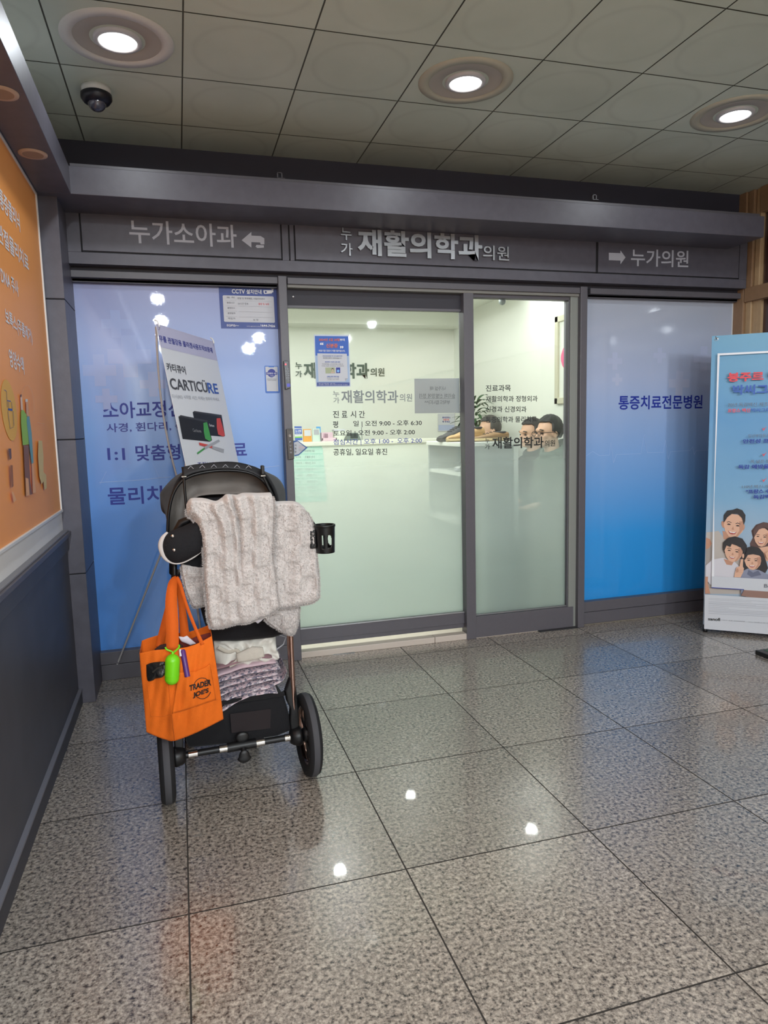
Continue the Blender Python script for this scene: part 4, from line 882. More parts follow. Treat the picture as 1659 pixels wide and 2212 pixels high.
mb = MB(); mb.tube([hub, Vector((PR.w(BW, 0, 0).x, PR.w(BW, 0, 0).y, 0.004))], 0.005, ROD, 8); mb.build('rod', t)
mb = MB(); p = PR.w(0.35, -BH, -0.30); mb.tube([hub, Vector((min(p.x, 3.38), p.y, 0.004))], 0.005, ROD, 8); mb.build('rod', t)

# ------------------------------------------------------------------ things lying on the hall floor
c = PZ(1637, 1414)
t = thing('display_base', 'black and green board edge lying on the floor at the frame edge', 'board', (c.x+0.08, c.y-0.1, 0))
mb = MB(); mb.obox((c.x+0.11, c.y-0.10, 0.012), (0.12, 0.0, 0), (0, 0.11, 0), (0, 0, 0.012), mat('board_black', (28, 30, 30), 0.4)); mb.build('board', t, bevel=0.004)
mb = MB(); mb.obox((c.x+0.12, c.y-0.09, 0.0245), (0.09, 0, 0), (0, 0.08, 0), (0, 0, 0.0006), mat('board_green', (40, 92, 66), 0.5)); mb.build('label_panel', t)
PLATE = mat('floor_plate', (86, 86, 84), 0.4, metal=0.6)
P0, P1, P2, P3 = PZ(1140, 1353), PZ(1167, 1366), PZ(1250, 1357), PZ(1232, 1346)
t = thing('floor_plate', 'dark floor plate with a small black doorstop by the side glass', 'floor plate', P0.lerp(P2, .5))
G0 = Plane((0, 0, 0), (1, 0, 0), (0, 1, 0))
mb = MB(); mb.prism(G0, [(p.x, p.y) for p in (P0, P1, P2, P3)], 0.0, 0.004, mat('floor_plate_dark', (52, 52, 54), 0.5)); mb.build('plate', t)
c = PZ(1220, 1350); mb = MB(); mb.lathe([(0.0, 0.004), (0.018, 0.004), (0.018, 0.012), (0.010, 0.015), (0.010, 0.026), (0.013, 0.028), (0.013, 0.034), (0.0001, 0.036)], c, (0, 0, 1), BLACKP, 20); mb.build('doorstop', t)
t = thing('floor_plate', 'worn grey metal plate on the floor by the sill, nearer the stroller', 'floor plate', PZ(705, 1408))
mb = MB(); mb.prism(G0, [(p.x, p.y) for p in (PZ(651, 1420), PZ(767, 1411), PZ(752, 1396), PZ(651, 1405))], 0.0, 0.004, mat('floor_plate_worn', (128, 128, 126), 0.35, metal=0.5, noise=0.4, nscale=12)); mb.build('plate', t)

# ------------------------------------------------------------------ inside the clinic
FB = facade(RY1-0.002)
t = thing('wall_lettering', 'dark green raised words on the clinic back wall behind the poster', 'sign', FB.pw(735, 800))
WL = mat('dark_green_letters', (74, 92, 80), 0.5)
for txt, l, r, h, bd in (('누', (638, 790), (652, 790), 14, .01), ('가', (638, 808), (652, 808), 14, .01), ('재활의학과', (656, 800), (797, 801), 34, .03), ('의원', (800, 804), (830, 804), 18, .01)):
    mb = MB(); mb.pxtext(FB, txt, l, r, h, WL, 0.0, bd, ext=0.01); mb.build('letters', t)
# framed picture on the right-hand wall
PRW = Plane((RX1-0.001, 0, 0), (0, -1, 0), (0, 0, 1))
a, b0 = PRW.px(1204, 873); b1 = PRW.px(1204, 685)[1]
t = thing('picture_frame', 'pale framed picture with a pink flower on the clinic wall', 'picture', PRW.w(a+0.3, b0, 0))
FRM = mat('pale_frame', (206, 202, 180), 0.5)
mb = MB(); fw = 0.05
for q in ((a, a+0.6, b0, b0+fw), (a, a+0.6, b1-fw, b1), (a, a+fw, b0, b1), (a+0.6-fw, a+0.6, b0, b1)): mb.pbox(PRW, *q, 0.0, 0.03, FRM)
mb.build('frame', t, bevel=0.004)
mb = MB(); mb.pbox(PRW, a+fw, a+0.6-fw, b0+fw, b1-fw, 0.0, 0.012, mat('picture_card', (232, 234, 226), 0.5)); mb.build('mount', t)
mb = MB(); PK = mat('pink_petal', (232, 110, 150), 0.6); pa, pb = PRW.px(1223, 772)
for k in range(6): mb.ell(PRW, pa+0.035+0.05*math.cos(k*PI/3), pb+0.05*math.sin(k*PI/3), 0.045, 0.06, 0.0126+0.0003*k, PK, 16, k*PI/3)
mb.build('flower_print', t, recalc=False)
# reception counter with a price board on its front
CT = 1.148; CYF = 6.2
t = thing('reception_counter', 'long pale reception counter across the clinic', 'counter', (1.0, CYF+0.2, RF))
CW = mat('counter_white', (228, 232, 218), 0.5)
mb = MB(); mb.box(RX0+0.03, 2.30, CYF+0.03, CYF+0.10, RF, CT-0.04, CW); mb.box(2.23, 2.30, CYF+0.1, CYF+0.6, RF, CT-0.04, CW); mb.build('front_panel', t)
mb = MB(); mb.box(RX0+0.03, 2.32, CYF, CYF+0.36, CT-0.04, CT, mat('counter_top', (236, 236, 222), 0.35)); mb.build('worktop', t, bevel=0.006)
FC = facade(CYF+0.028)
t = printed(FC, 'price_board', 'mint green price board on the counter front beside the door post', 'board', [(620, 957), (694, 956), (707, 1083), (632, 1085)], mat('mint_board', (150, 214, 196), 0.5), 0.004)
s = Sheet(FC, 0.0045)
for k in range(8): s.px([(628+1.2*k, 969+13.2*k), (697+1.2*k, 968+13.2*k), (698+1.2*k, 979+13.2*k), (629+1.2*k, 980+13.2*k)], mat('mint_row', (184, 228, 212), 0.5))
s.build('row_panel', t)
mb = MB(); mb.pxtext(FC, '스낵', (660, 963), (672, 963), 8, GREYI, .0075, .01)
for k, (x, y) in enumerate((('도수치료', '체외충격파 치료'), ('증식치료', '프롤로 주사'), ('영양수액', '비타민 주사'), ('비타민주사', '마늘 주사'), ('태반주사', '신데렐라 주사'), ('검사', '초음파 검사'), ('진단서', '일반 진단서'), ('소견서', '영문 소견서'))):
    mb.pxtext(FC, x, (637+1.2*k, 974+13.2*k), (649+1.2*k, 974+13.2*k), 4, GREYI, .0075, 0); mb.pxtext(FC, y, (657+1.2*k, 974+13.2*k), (679+1.2*k, 974+13.2*k), 5, GREYI, .0075, 0)
mb.build('lettering', t, recalc=False)
# small things standing on the counter
def stand_card(name, label, cat, px, y, m, dy=0.02, group=None):
    P = facade(y); pts = [P.px(*p) for p in px]; zb = min(p[1] for p in pts)
    pts = [(a, CT+0.0005 if abs(b-zb) < 0.012 else b) for a, b in pts]
    t = thing(name, label, cat, P.w(sum(p[0] for p in pts)/4, CT, 0), group)
    mb = MB(); mb.prism(P, pts, -dy, 0.0, m); mb.build('body', t, bevel=0.001); return t, P
yc = CYF+0.07
t, P = stand_card('leaflet_stand', 'blue and white leaflet holder on the counter by the door post', 'leaflet', [(636, 921), (651.5, 921), (653, 952.5), (637, 952.5)], yc, PAPER)
s = Sheet(P, 0.001); s.px([(636, 921), (651.5, 921), (651.7, 925), (636.2, 925)], BLUEI); s.px([(636.2, 927), (651.8, 926.5), (652.2, 937.5), (636.6, 938)], BLUEI); s.px([(637, 943.5), (652.6, 943), (652.6, 945), (637, 945.5)], LIME); s.px([(637, 946), (653, 945.5), (653, 951), (637.2, 951)], BLUEI); s.build('picture', t)
mb = MB(); mb.pxtext(P, '2~5명', (638, 931), (650, 931), 5, WHITEI, .0026, .02); mb.pxtext(P, '상담가능', (638, 935.6), (649, 935.6), 2.6, WHITEI, .0026, 0); mb.build('lettering', t, recalc=False)
t, P = stand_card('card_holder', 'orange framed notice card on the counter', 'card', [(655, 927), (672, 926.5), (674, 952.5), (655.5, 952.5)], yc, mat('amber_acrylic', (226, 160, 60), 0.4))
s = Sheet(P, 0.001); s.px([(657, 929), (671, 928.6), (671.6, 941.5), (657.4, 942)], PAPER); s.build('panel', t)
t, P = stand_card('card_holder', 'blue upright card behind the white card on the counter', 'card', [(683, 921.5), (692.5, 921.5), (694, 952), (684, 952)], yc+0.05, mat('sky_card', (80, 160, 220), 0.5), 0.004)
t, P = stand_card('card_holder', 'white upright card with a plain grey patch on the counter', 'card', [(675, 926), (690.5, 925.5), (692.5, 952.5), (675.5, 952.5)], yc, mat('mint_card', (206, 226, 214), 0.5))
s = Sheet(P, 0.001); s.px([(677.5, 928), (688.5, 927.6), (689.5, 939), (678, 939.5)], LGREY); s.build('panel', t)
p0, p1 = PY(694.5, 952, yc), PY(727, 952, yc)
t = thing('tray', 'open pink tray on the counter', 'tray', (p0.x/2+p1.x/2, yc, CT))
PKT = mat('pink_tray', (226, 196, 208), 0.5); zt = PY(695, 934.5, yc).z
mb = MB(); mb.box(p0.x, p1.x, yc-0.02, yc+0.16, CT+0.0005, CT+0.006, PKT); mb.box(p0.x, p0.x+0.012, yc-0.02, yc+0.16, CT+0.006, zt, PKT); mb.box(p1.x-0.012, p1.x, yc-0.02, yc+0.16, CT+0.006, CT+0.03, PKT); mb.box(p0.x, p1.x, yc+0.15, yc+0.16, CT+0.006, zt, PKT); mb.box(p0.x, p1.x, yc-0.02, yc-0.01, CT+0.006, CT+0.03, PKT); mb.build('body', t, bevel=0.002)
mb = MB(); mb.box(p0.x+0.06, p0.x+0.066, yc-0.01, yc+0.15, CT+0.006, zt-0.01, PKT); mb.build('divider', t)
p0, p1 = PY(724, 952, yc+0.1), PY(749, 952, yc+0.1); zt = PY(736, 928, yc+0.1).z
t = thing('paper_box', 'white box behind the pink tray on the counter', 'box', (p0.x/2+p1.x/2, yc+0.2, CT))
mb = MB(); mb.box(p0.x+0.01, p1.x, yc+0.17, yc+0.26, CT+0.0005, zt, CW); mb.build('body', t, bevel=0.003); mb = MB(); mb.box(p0.x+0.006, p1.x+0.004, yc+0.166, yc+0.264, zt-0.012, zt+0.004, PAPER); mb.build('lid', t, bevel=0.003)
p0, p1 = PY(750, 949, yc), PY(780, 949, yc)
t = thing('card_terminal', 'grey card machine with an aerial on the counter', 'card machine', (p0.x/2+p1.x/2, yc+0.05, CT))
DV = mat('device_grey', (110, 122, 116), 0.5); zt = PY(765, 935, yc).z
mb = MB(); mb.prism(facade(yc), [(p0.x, CT+0.0005), (p1.x, CT+0.0005), (p1.x-0.004, CT+0.02), (p1.x-0.03, zt), (p0.x+0.03, zt), (p0.x, CT+0.02)], -0.12, 0.0, DV); mb.build('body', t, bevel=0.004)
mb = MB(); mb.box(p0.x+0.03, p1.x-0.03, yc-0.003, yc, CT+0.02, zt-0.006, mat('device_slot', (50, 60, 58), 0.3)); mb.build('screen', t)
q = PY(782, 948, yc+0.05); mb = MB(); mb.tube([(q.x, yc+0.05, CT+0.0005), (q.x-0.002, yc+0.05, PY(782, 923, yc).z)], 0.003, DV, 8); mb.build('aerial', t)
# notice stand further back, small wall box
P = facade(RY1-0.004)
t = printed(P, 'wall_notice', 'small white notice with blue words on the clinic back wall', 'notice', [(946, 894), (982, 893), (982, 932), (946, 932)], PAPER, 0.004)
s = Sheet(P, 0.0045); s.px([(947, 918), (981, 918), (981, 930), (947, 930)], mat('notice_lilac', (180, 190, 220), 0.5)); s.build('panel', t)
mb = MB(); mb.pxtext(P, '휴대전화는', (955, 902), (973, 902), 4, BLUEINK, .006, .02); mb.pxtext(P, '진동으로', (957, 906.5), (970, 906.5), 4, REDI, .006, .02); mb.pxtext(P, '해 주세요', (955, 911), (972, 911), 4, BLUEINK, .006, .02); mb.build('lettering', t, recalc=False)
c = P.pw(997, 889, 0.0); t = thing('wall_switch', 'small grey switch box on the clinic back wall above the shoes', 'switch', c)
mb = MB(); mb.obox(c, (0.035, 0, 0), (0, 0.012, 0), (0, 0, 0.022), WPLAS); mb.build('plate', t, bevel=0.003); mb = MB(); mb.obox(c+Vector((0.012, -0.013, 0)), (0.014, 0, 0), (0, 0.002, 0), (0, 0, 0.015), LGREY); mb.build('rocker', t)
# potted plant
c = PY(1024, 900, 6.45); base = Vector((c.x+0.0, 6.45, RF))
t = thing('potted_plant', 'leafy green potted plant behind the shoe cabinet', 'plant', base)
mb = MB(); mb.lathe([(0.0, 0), (0.12, 0), (0.16, 0.30), (0.165, 0.32), (0.15, 0.32), (0.145, 0.29), (0.0, 0.28)], base, (0, 0, 1), mat('plant_pot', (190, 186, 176), 0.5), 28); mb.build('pot', t)
mb = MB(); LEAF = mat('plant_leaf', (44, 88, 52), 0.5); STEM = mat('plant_stem', (110, 120, 80), 0.7)
for k in range(3): mb.tube([base+Vector((0.03*math.cos(k*2.1), 0.03*math.sin(k*2.1), 0.26)), base+Vector((0.05*math.cos(k*2.1), 0.05*math.sin(k*2.1), 0.8)), base+Vector((0.06*math.cos(k*2.1), 0.05*math.sin(k*2.1), 1.28))], 0.011, STEM, 7)
mb.build('stem', t)
mb = MB(); R = random.Random(3)
def leaf(mb, o, dirv, L, wd, droop, m):
    d = Vector(dirv).normalized(); sd = d.cross(Vector((0, 0, 1))).normalized(); V = []; n = 6
    for i in range(n+1):
        u = i/n; p = o + d*(L*u) + Vector((0, 0, -droop*u*u*L)); ww = wd*math.sin(PI*min(1, u*0.93+0.07))**0.7
        V += [p - sd*ww, p + Vector((0, 0, -0.15*ww)), p + sd*ww]
    F = [(3*i+j, 3*i+j+1, 3*i+j+4, 3*i+j+3) for i in range(n) for j in range(2)]
    mb.add(V, F, m)
for k in range(64):
    h = 1.18+0.30*(k/64)**1.3; an = k*2.4; up = 0.15+0.9*(k/64)
    leaf(mb, base+Vector((0.05*math.cos(an), 0.05*math.sin(an), h)), (math.cos(an), math.sin(an), up), R.uniform(0.14, 0.23), R.uniform(0.016, 0.025), R.uniform(0.4, 0.9), LEAF)
top = base+Vector((-0.07, 0, 1.42)); mb.tube([base+Vector((-0.05, 0, 1.25)), top, top+Vector((-0.01, 0, 0.18))], 0.008, STEM, 6)
for k in range(16):
    an = k*2.4; leaf(mb, top+Vector((-0.004, 0, 0.012*k)), (math.cos(an), math.sin(an), 0.9), R.uniform(0.05, 0.10), 0.010, 0.5, LEAF)
mb.build('foliage', t, solid=0.0012)
# shoe cabinet, its open side facing left
cx0, cx1, cy0, cy1, cz = 1.65, 1.98, 3.95, 4.58, 1.158
t = thing('shoe_cabinet', 'grey shoe cabinet with open shelves behind the side glass', 'cabinet', (1.81, 4.26, RF))
CG = mat('cabinet_grey', (150, 156, 156), 0.5); CWH = mat('cabinet_white', (226, 228, 222), 0.5)
mb = MB(); mb.box(cx0-0.01, cx1+0.01, cy0-0.01, cy1+0.01, cz-0.025, cz, CWH); mb.build('top', t, bevel=0.003)
mb = MB(); mb.box(cx0, cx1, cy0, cy0+0.02, RF, cz-0.025, CG); mb.build('end_panel', t)
mb = MB(); mb.box(cx0, cx1, cy1-0.02, cy1, RF, cz-0.025, CG); mb.build('end_panel', t)
mb = MB(); mb.box(cx1-0.018, cx1, cy0+0.02, cy1-0.02, RF, cz-0.025, CG); mb.build('back_panel', t)
mb = MB(); mb.box(cx1, cx1+0.03, cy0-0.012, cy0+0.03, RF, cz-0.026, CWH); mb.build('corner_strip', t)
for zz in (0.06, 0.34, 0.64, 0.95):
    mb = MB(); mb.box(cx0+0.002, cx1-0.018, cy0+0.02, cy1-0.02, zz, zz+0.02, CWH); mb.build('shelf', t)
def shoe(name, label, c, ang, L, hgt, mu, ms, group=None, ml=None):
    c = Vector(c); d = Vector((math.cos(ang), math.sin(ang), 0)); sd = Vector((-math.sin(ang), math.cos(ang), 0))
    t = thing(name, label, 'shoe', c, group)
    def ring(u, zlo, zhi, wsc, n=18):
        wd = wsc*(0.030+0.018*math.sin(PI*min(1, u*0.9+0.12)))
        return [c + d*(L*(u-0.5)) + sd*(wd*math.cos(2*PI*k/n)) + Vector((0, 0, zlo+(zhi-zlo)*(0.5+0.5*math.sin(2*PI*k/n)))) for k in range(n)]
    def hh(u): return hgt*(1.0 if u < 0.38 else 1.0-0.62*min(1, (u-0.38)/0.42)) if u < 0.8 else hgt*0.38*math.sqrt(max(0.02, 1-((u-0.8)/0.205)**2))
    us = [0.0, 0.03, 0.1, 0.2, 0.3, 0.4, 0.5, 0.6, 0.7, 0.8, 0.88, 0.94, 0.98, 1.0]
    mb = MB(); V = []; n = 18
    for u in us: V += ring(u, 0.018, 0.018+hh(u)*(0.9 if u == 0 else 1), 1.0 if 0.02 < u < 0.99 else 0.6)
    F = [(i*n+k, i*n+(k+1) % n, (i+1)*n+(k+1) % n, (i+1)*n+k) for i in range(len(us)-1) for k in range(n)] + [tuple(range(n))[::-1], tuple((len(us)-1)*n+k for k in range(n))]
    mb.add(V, F, mu); mb.build('upper', t)
    mb = MB(); V = []
    for u in us: V += ring(u, 0.0005, 0.028, 1.12 if 0.02 < u < 0.99 else 0.75)
    mb.add(V, F, ms); mb.build('sole', t)
    mb = MB(); cc = c + d*(L*-0.30) + Vector((0, 0, 0.018+hgt)); mb.lathe([(0.036, -0.012), (0.038, 0.0), (0.030, 0.004), (0.026, -0.004), (0.0001, -0.012)], cc, (0, 0, 1), ml or mu, 18); mb.build('collar', t)
    mb = MB()
    for k in range(4):
        u = 0.36+0.09*k; p = c + d*(L*(u-0.5)) + Vector((0, 0, 0.020+hh(u))); mb.tube([p-sd*0.022, p+Vector((0, 0, 0.003)), p+sd*0.022], 0.0022, ml or ms, 6)
    mb.build('laces', t)
    return t
BK = mat('dark_suede', (70, 72, 74), 0.85); BKS = mat('dark_sole', (52, 54, 56), 0.8); TAN = mat('tan_leather', (188, 152, 104), 0.6); TANS = mat('tan_sole', (206, 180, 130), 0.7)
shoe('shoe', 'dark grey shoe on the cabinet, nearest the paper notice', (1.74, 4.34, cz), PI*1.12, 0.25, 0.075, BK, BKS, 'shoes on the cabinet')
shoe('shoe', 'dark grey shoe on the cabinet, behind the tan shoe', (1.83, 4.48, cz), PI*1.10, 0.25, 0.085, BK, BKS, 'shoes on the cabinet')
shoe('shoe', 'tan leather shoe on the cabinet beside the dark door mullion', (1.765, 4.19, cz), PI*0.97, 0.25, 0.072, TAN, TANS, 'shoes on the cabinet', BKS)
shoe('shoe', 'tan leather shoe on the cabinet in front of the man facing left', (1.865, 4.05, cz), PI*0.97, 0.25, 0.040, mat('brown_leather', (140, 108, 72), 0.6), TANS, 'shoes on the cabinet', BKS)
shoe('shoe', 'pale slipper on the upper shelf of the shoe cabinet', (1.80, 4.15, 0.9705), PI, 0.25, 0.05, CWH, LGREY, 'slippers on the shelf')
# bench and three waiting men
t = thing('bench', 'waiting bench along the clinic wall under the seated men', 'bench', (2.8, 5.3, RF))
BS = mat('bench_seat', (96, 110, 108), 0.7)
mb = MB(); mb.box(2.52, 2.98, 4.55, 6.2, 0.40, 0.46, BS); mb.build('seat', t, bevel=0.02)
mb = MB(); mb.box(2.96, 3.02, 4.55, 6.2, 0.40, 0.86, BS); mb.build('backrest', t, bevel=0.02)
for x in (2.57, 2.93):
    for y in (4.62, 6.12): mb = MB(); mb.tube([(x, y, RF), (x, y, 0.41)], 0.018, STEEL, 10); mb.build('leg', t)
SKIN = mat('skin', (214, 172, 146), 0.55); MHAIR = mat('black_hair', (46, 46, 46), 0.6, noise=0.4, nscale=70); EYE = mat('eye_dark', (40, 32, 30), 0.3)
def man(label, c, ang, coat, hairm, glasses=False, hood=False):
    c = Vector(c); f = Vector((math.cos(ang), math.sin(ang), 0)); s_ = Vector((-math.sin(ang), math.cos(ang), 0)); Z = Vector((0, 0, 1)); AX = (f, s_, Z)
    o = lambda x, y, z: c + f*x + s_*y + Z*z
    zs = 0.46 - c.z                                        # seat height below the head centre
    t = thing('person', label, 'person', (c.x, c.y, RF))
    mb = MB()
    mb.sph(o(-0.008, 0, 0.025), (0.094, 0.076, 0.092), SKIN, 28, 18, AX); mb.sph(o(0.020, 0, -0.045), (0.068, 0.060, 0.068), SKIN, 24, 16, AX); mb.sph(o(0.058, 0, -0.088), (0.026, 0.028, 0.020), SKIN, 16, 10, AX)
    mb.sph(o(0.082, 0, 0.022), (0.018, 0.05, 0.016), SKIN, 16, 10, AX); mb.sph(o(0.092, 0, -0.020), (0.020, 0.014, 0.015), SKIN, 14, 10, AX); mb.tube([o(0.078, 0, 0.02), o(0.092, 0, -0.018)], [0.009, 0.011], SKIN, 10)
    mb.sph(o(0.076, 0, -0.058), (0.014, 0.026, 0.012), SKIN, 14, 8, AX)
    for q in (-1, 1): mb.sph(o(-0.008, q*0.077, -0.008), (0.020, 0.009, 0.033), SKIN, 16, 10, AX); mb.sph(o(0.055, q*0.040, -0.025), (0.022, 0.02, 0.02), SKIN, 12, 8, AX)
    mb.tube([o(-0.018, 0, -0.05), o(-0.04, 0, -0.19)], [0.054, 0.062], SKIN, 18)
    mb.sph(o(-0.055, 0, -0.32), (0.10, 0.17, 0.17), SKIN, 24, 16, AX); mb.sph(o(-0.05, 0, -0.50), (0.10, 0.14, 0.18), SKIN, 24, 16, AX); mb.sph(o(-0.03, 0, zs+0.10), (0.12, 0.16, 0.10), SKIN, 24, 14, AX)
    for q in (-1, 1):
        sh, el, wr = o(-0.05, q*0.165, -0.24), o(-0.02, q*0.195, -0.50), o(0.20, q*0.13, zs+0.20)
        mb.sph(sh, 0.06, SKIN, 16, 10); mb.tube([sh, el, wr], [0.050, 0.042, 0.028], SKIN, 14)
        pc = o(0.26, q*0.11, zs+0.185); mb.sph(pc, (0.052, 0.040, 0.018), SKIN, 16, 10, AX); mb.tube([wr, pc], [0.028, 0.026], SKIN, 12)
        for k, ln in enumerate((0.062, 0.072, 0.068, 0.052)):
            b = o(0.30, q*(0.11+0.024-0.016*k*1.0), zs+0.188); mb.tube([b, b+f*ln*0.5+Z*0.006, b+f*ln*0.85-Z*0.014, b+f*ln-Z*0.03], [0.0092, 0.009, 0.0085, 0.0075], SKIN, 8)
        b = o(0.25, q*0.075, zs+0.188); mb.tube([b, b+f*0.03-s_*q*0.022, b+f*0.058-s_*q*0.026-Z*0.01], [0.011, 0.010, 0.008], SKIN, 8)
        hip, kn, an = o(0.0, q*0.09, zs+0.10), o(0.42, q*0.11, zs+0.09), o(0.44, q*0.11, RF-c.z+0.09)
        mb.tube([hip, kn, an], [0.085, 0.062, 0.042], SKIN, 16); mb.sph(kn, 0.062, SKIN, 14, 10); mb.sph(o(0.52, q*0.115, RF-c.z+0.045), (0.115, 0.042, 0.040), SKIN, 18, 10, AX)
    nb = remesh(mb, 0.0065); nb.build('body', t)
    mb = MB()                                              # coat with sleeves and collar
    mb.sph(o(-0.06, 0, -0.30), (0.145, 0.20, 0.17), coat, 26, 16, AX); mb.sph(o(-0.05, 0, -0.50), (0.16, 0.21, 0.24), coat, 26, 16, AX); mb.sph(o(-0.03, 0, zs+0.12), (0.17, 0.20, 0.12), coat, 22, 14, AX)
    for q in (-1, 1):
        sh, el, wr = o(-0.05, q*0.155, -0.25), o(-0.02, q*0.195, -0.50), o(0.17, q*0.145, zs+0.205)
        mb.sph(sh, 0.075, coat, 16, 10); mb.tube([sh, el, wr], [0.070, 0.060, 0.048], coat, 16); mb.sph(el, 0.060, coat, 14, 8)
    mb.lathe([(0.072, -0.04), (0.084, 0.0), (0.080, 0.045), (0.066, 0.045), (0.062, 0.0), (0.06, -0.04)], o(-0.042, 0, -0.185), Z, coat, 24)
    mb.tube([o(-0.042+0.078*math.cos(a), 0.082*math.sin(a), -0.135-0.035*math.cos(a)) for a in [2*PI*k/24 for k in range(25)]], 0.026, coat, 12)
    mb.sph(o(-0.055, 0, -0.235), (0.125, 0.175, 0.085), coat, 24, 14, AX)
    if hood:
        mb.tube([o(-0.060+0.100*math.cos(a), 0.115*math.sin(a), -0.105+0.050*(-math.cos(a))-0.04) for a in [PI*(0.35+1.3*k/20) for k in range(21)]], 0.042, coat, 12); mb.sph(o(-0.13, 0, -0.13), (0.055, 0.12, 0.085), coat, 22, 14, AX)
    remesh(mb, 0.011).build('coat', t)
    mb = MB()
    for q in (-1, 1):
        hip, kn, an = o(-0.02, q*0.09, zs+0.105), o(0.42, q*0.11, zs+0.09), o(0.44, q*0.11, RF-c.z+0.07); mb.tube([hip, kn, an], [0.105, 0.078, 0.062], BLACKC, 16); mb.sph(kn, 0.078, BLACKC, 14, 10)
    mb.sph(o(-0.03, 0, zs+0.10), (0.13, 0.18, 0.095), BLACKC, 20, 12, AX); remesh(mb, 0.012).build('trousers', t)
    mb = MB(); seg, rings = 40, 26; R = random.Random(len(label)); V = []; F = []
    for i in range(rings+1):
        for k in range(seg):
            ph, th = PI*0.72*i/rings, 2*PI*k/seg; n = Vector((math.sin(ph)*math.cos(th), math.sin(ph)*math.sin(th), math.cos(ph))); j = 1+0.035*math.sin(9*th+5*ph)+R.uniform(-.012, .012)
            V.append(o(-0.012+0.103*n.x*j, 0.083*n.y*j, 0.030+0.103*n.z*j))
    for i in range(rings):
        for k in range(seg):
            ph, th = PI*0.72*(i+.5)/rings, 2*PI*(k+.5)/seg; x, y, z = math.sin(ph)*math.cos(th), abs(math.sin(ph)*math.sin(th)), math.cos(ph)
            if z > 0.50 or x < 0.12 or (x < 0.34 and z > -0.15): 
                if not (x > -0.22 and x < 0.3 and y > 0.7 and z < -0.22): F.append((i*seg+k, (i+1)*seg+k, (i+1)*seg+(k+1) % seg, i*seg+(k+1) % seg))
    mb.add(V, F, hairm); mb.build('hair', t, solid=0.008)
    for q in (-1, 1):
        mb = MB(); mb.sph(o(0.078, q*0.032, -0.002), (0.008, 0.014, 0.0065), EYE, 12, 8, AX); mb.build('eye', t)
        mb = MB(); mb.tube([o(0.093, q*0.016, 0.022), o(0.092, q*0.034, 0.026), o(0.078, q*0.052, 0.020)], 0.0042, hairm, 8); mb.build('eyebrow', t)
    mb = MB(); mb.sph(o(0.084, 0, -0.060), (0.009, 0.022, 0.004), mat('lip', (170, 104, 96), 0.5), 12, 8, AX); mb.build('mouth', t)
    if glasses:
        mb = MB(); GLM = mat('spectacle_frame', (46, 44, 46), 0.3)
        for q in (-1, 1):
            mb.tube([o(0.104+0.004*math.cos(a), q*(0.035+0.024*math.cos(a)), -0.004+0.017*math.sin(a)) for a in [2*PI*k/18 for k in range(19)]], 0.0022, GLM, 6)
            mb.tube([o(0.102, q*0.059, 0.002), o(0.05, q*0.078, 0.004), o(-0.005, q*0.088, 0.004), o(-0.02, q*0.088, -0.012)], 0.0022, GLM, 6)
        mb.tube([o(0.106, -0.012, 0.0), o(0.106, 0.012, 0.0)], 0.0022, GLM, 6); mb.build('spectacles', t)
    return t
c1 = PY(1056, 929, 6.0); c2 = PY(1147, 938, 5.24); c3 = PY(1185, 935, 4.72)
man('seated man in a dark hooded coat facing left above the shoes', c1, PI*1.0, mat('dark_coat', (62, 70, 72), 0.9), mat('grey_black_hair', (64, 64, 62), 0.6, noise=0.5, nscale=70), False, True)
man('seated man half hidden behind the man wearing spectacles', c2, PI*1.04, mat('black_coat', (48, 52, 54), 0.9), MHAIR)
man('seated man wearing spectacles and a thick green coat', c3, PI*1.02, mat('green_coat', (76, 92, 84), 0.9), MHAIR, True, True)

# ------------------------------------------------------------------ stroller
AX = Vector((0.998, 0.056, 0)); FW = Vector((-0.056, 0.998, 0)); ZV = Vector((0, 0, 1))
gl_, gr_ = PZ(364, 1727), PZ(675, 1668)
gl_ = Vector((gl_.x, gl_.y, 0)); gr_ = gl_ + AX*((gr_-gl_).length-0.012)
WR = 0.150
mid = (gl_+gr_)/2
st = thing('stroller', 'black baby stroller parked with its back to us before the left window', 'stroller', mid)
def SY(u, v, y): return PY(u, v, y)
def wheel(c, r, wd, name, nspoke):
    mb = MB(); h = wd/2; k = 0.30*r
    prof = [(r-k, -h*0.7), (r-0.02, -h), (r-0.006, -h*0.82), (r-0.001, -h*0.42)]
    mb.lathe(prof, c, AX, RUBBER, 56); mb.lathe([(r-0.001, -h*0.42), (r, -h*0.36), (r, h*0.36), (r-0.001, h*0.42)], c, AX, RUBBERG, 56)
    mb.lathe([(r-0.001, h*0.42), (r-0.006, h*0.82), (r-0.02, h), (r-k, h*0.7), (r-k, -h*0.7)], c, AX, RUBBER, 56); w_ = mb.build(name, st, recalc=True)
    mb = MB(); mb.lathe([(r-k+0.001, -h*0.6), (r-k-0.010, -h*0.55), (r-k-0.010, h*0.55), (r-k+0.001, h*0.6)], c, AX, COPPER, 48); mb.build('rim', w_)
    mb = MB(); mb.lathe([(0.0, -h*0.9), (0.02, -h*0.9), (0.028, -h*0.5), (0.028, h*0.5), (0.02, h*0.9), (0.0, h*0.9)], c, AX, BLACKP, 24); mb.build('hub', w_)
    for i in range(nspoke):
        a = 2*PI*i/nspoke+0.3; d = FW*math.cos(a)+ZV*math.sin(a); mb = MB(); mb.tube([c+d*0.02, c+d*(r-k-0.004)], [0.008, 0.005], BLACKP, 8); mb.build('spoke', w_)
cl, cr = gl_+ZV*WR, gr_+ZV*WR
wheel(cl, WR, 0.050, 'rear_wheel', 7); wheel(cr, WR, 0.050, 'rear_wheel', 7)
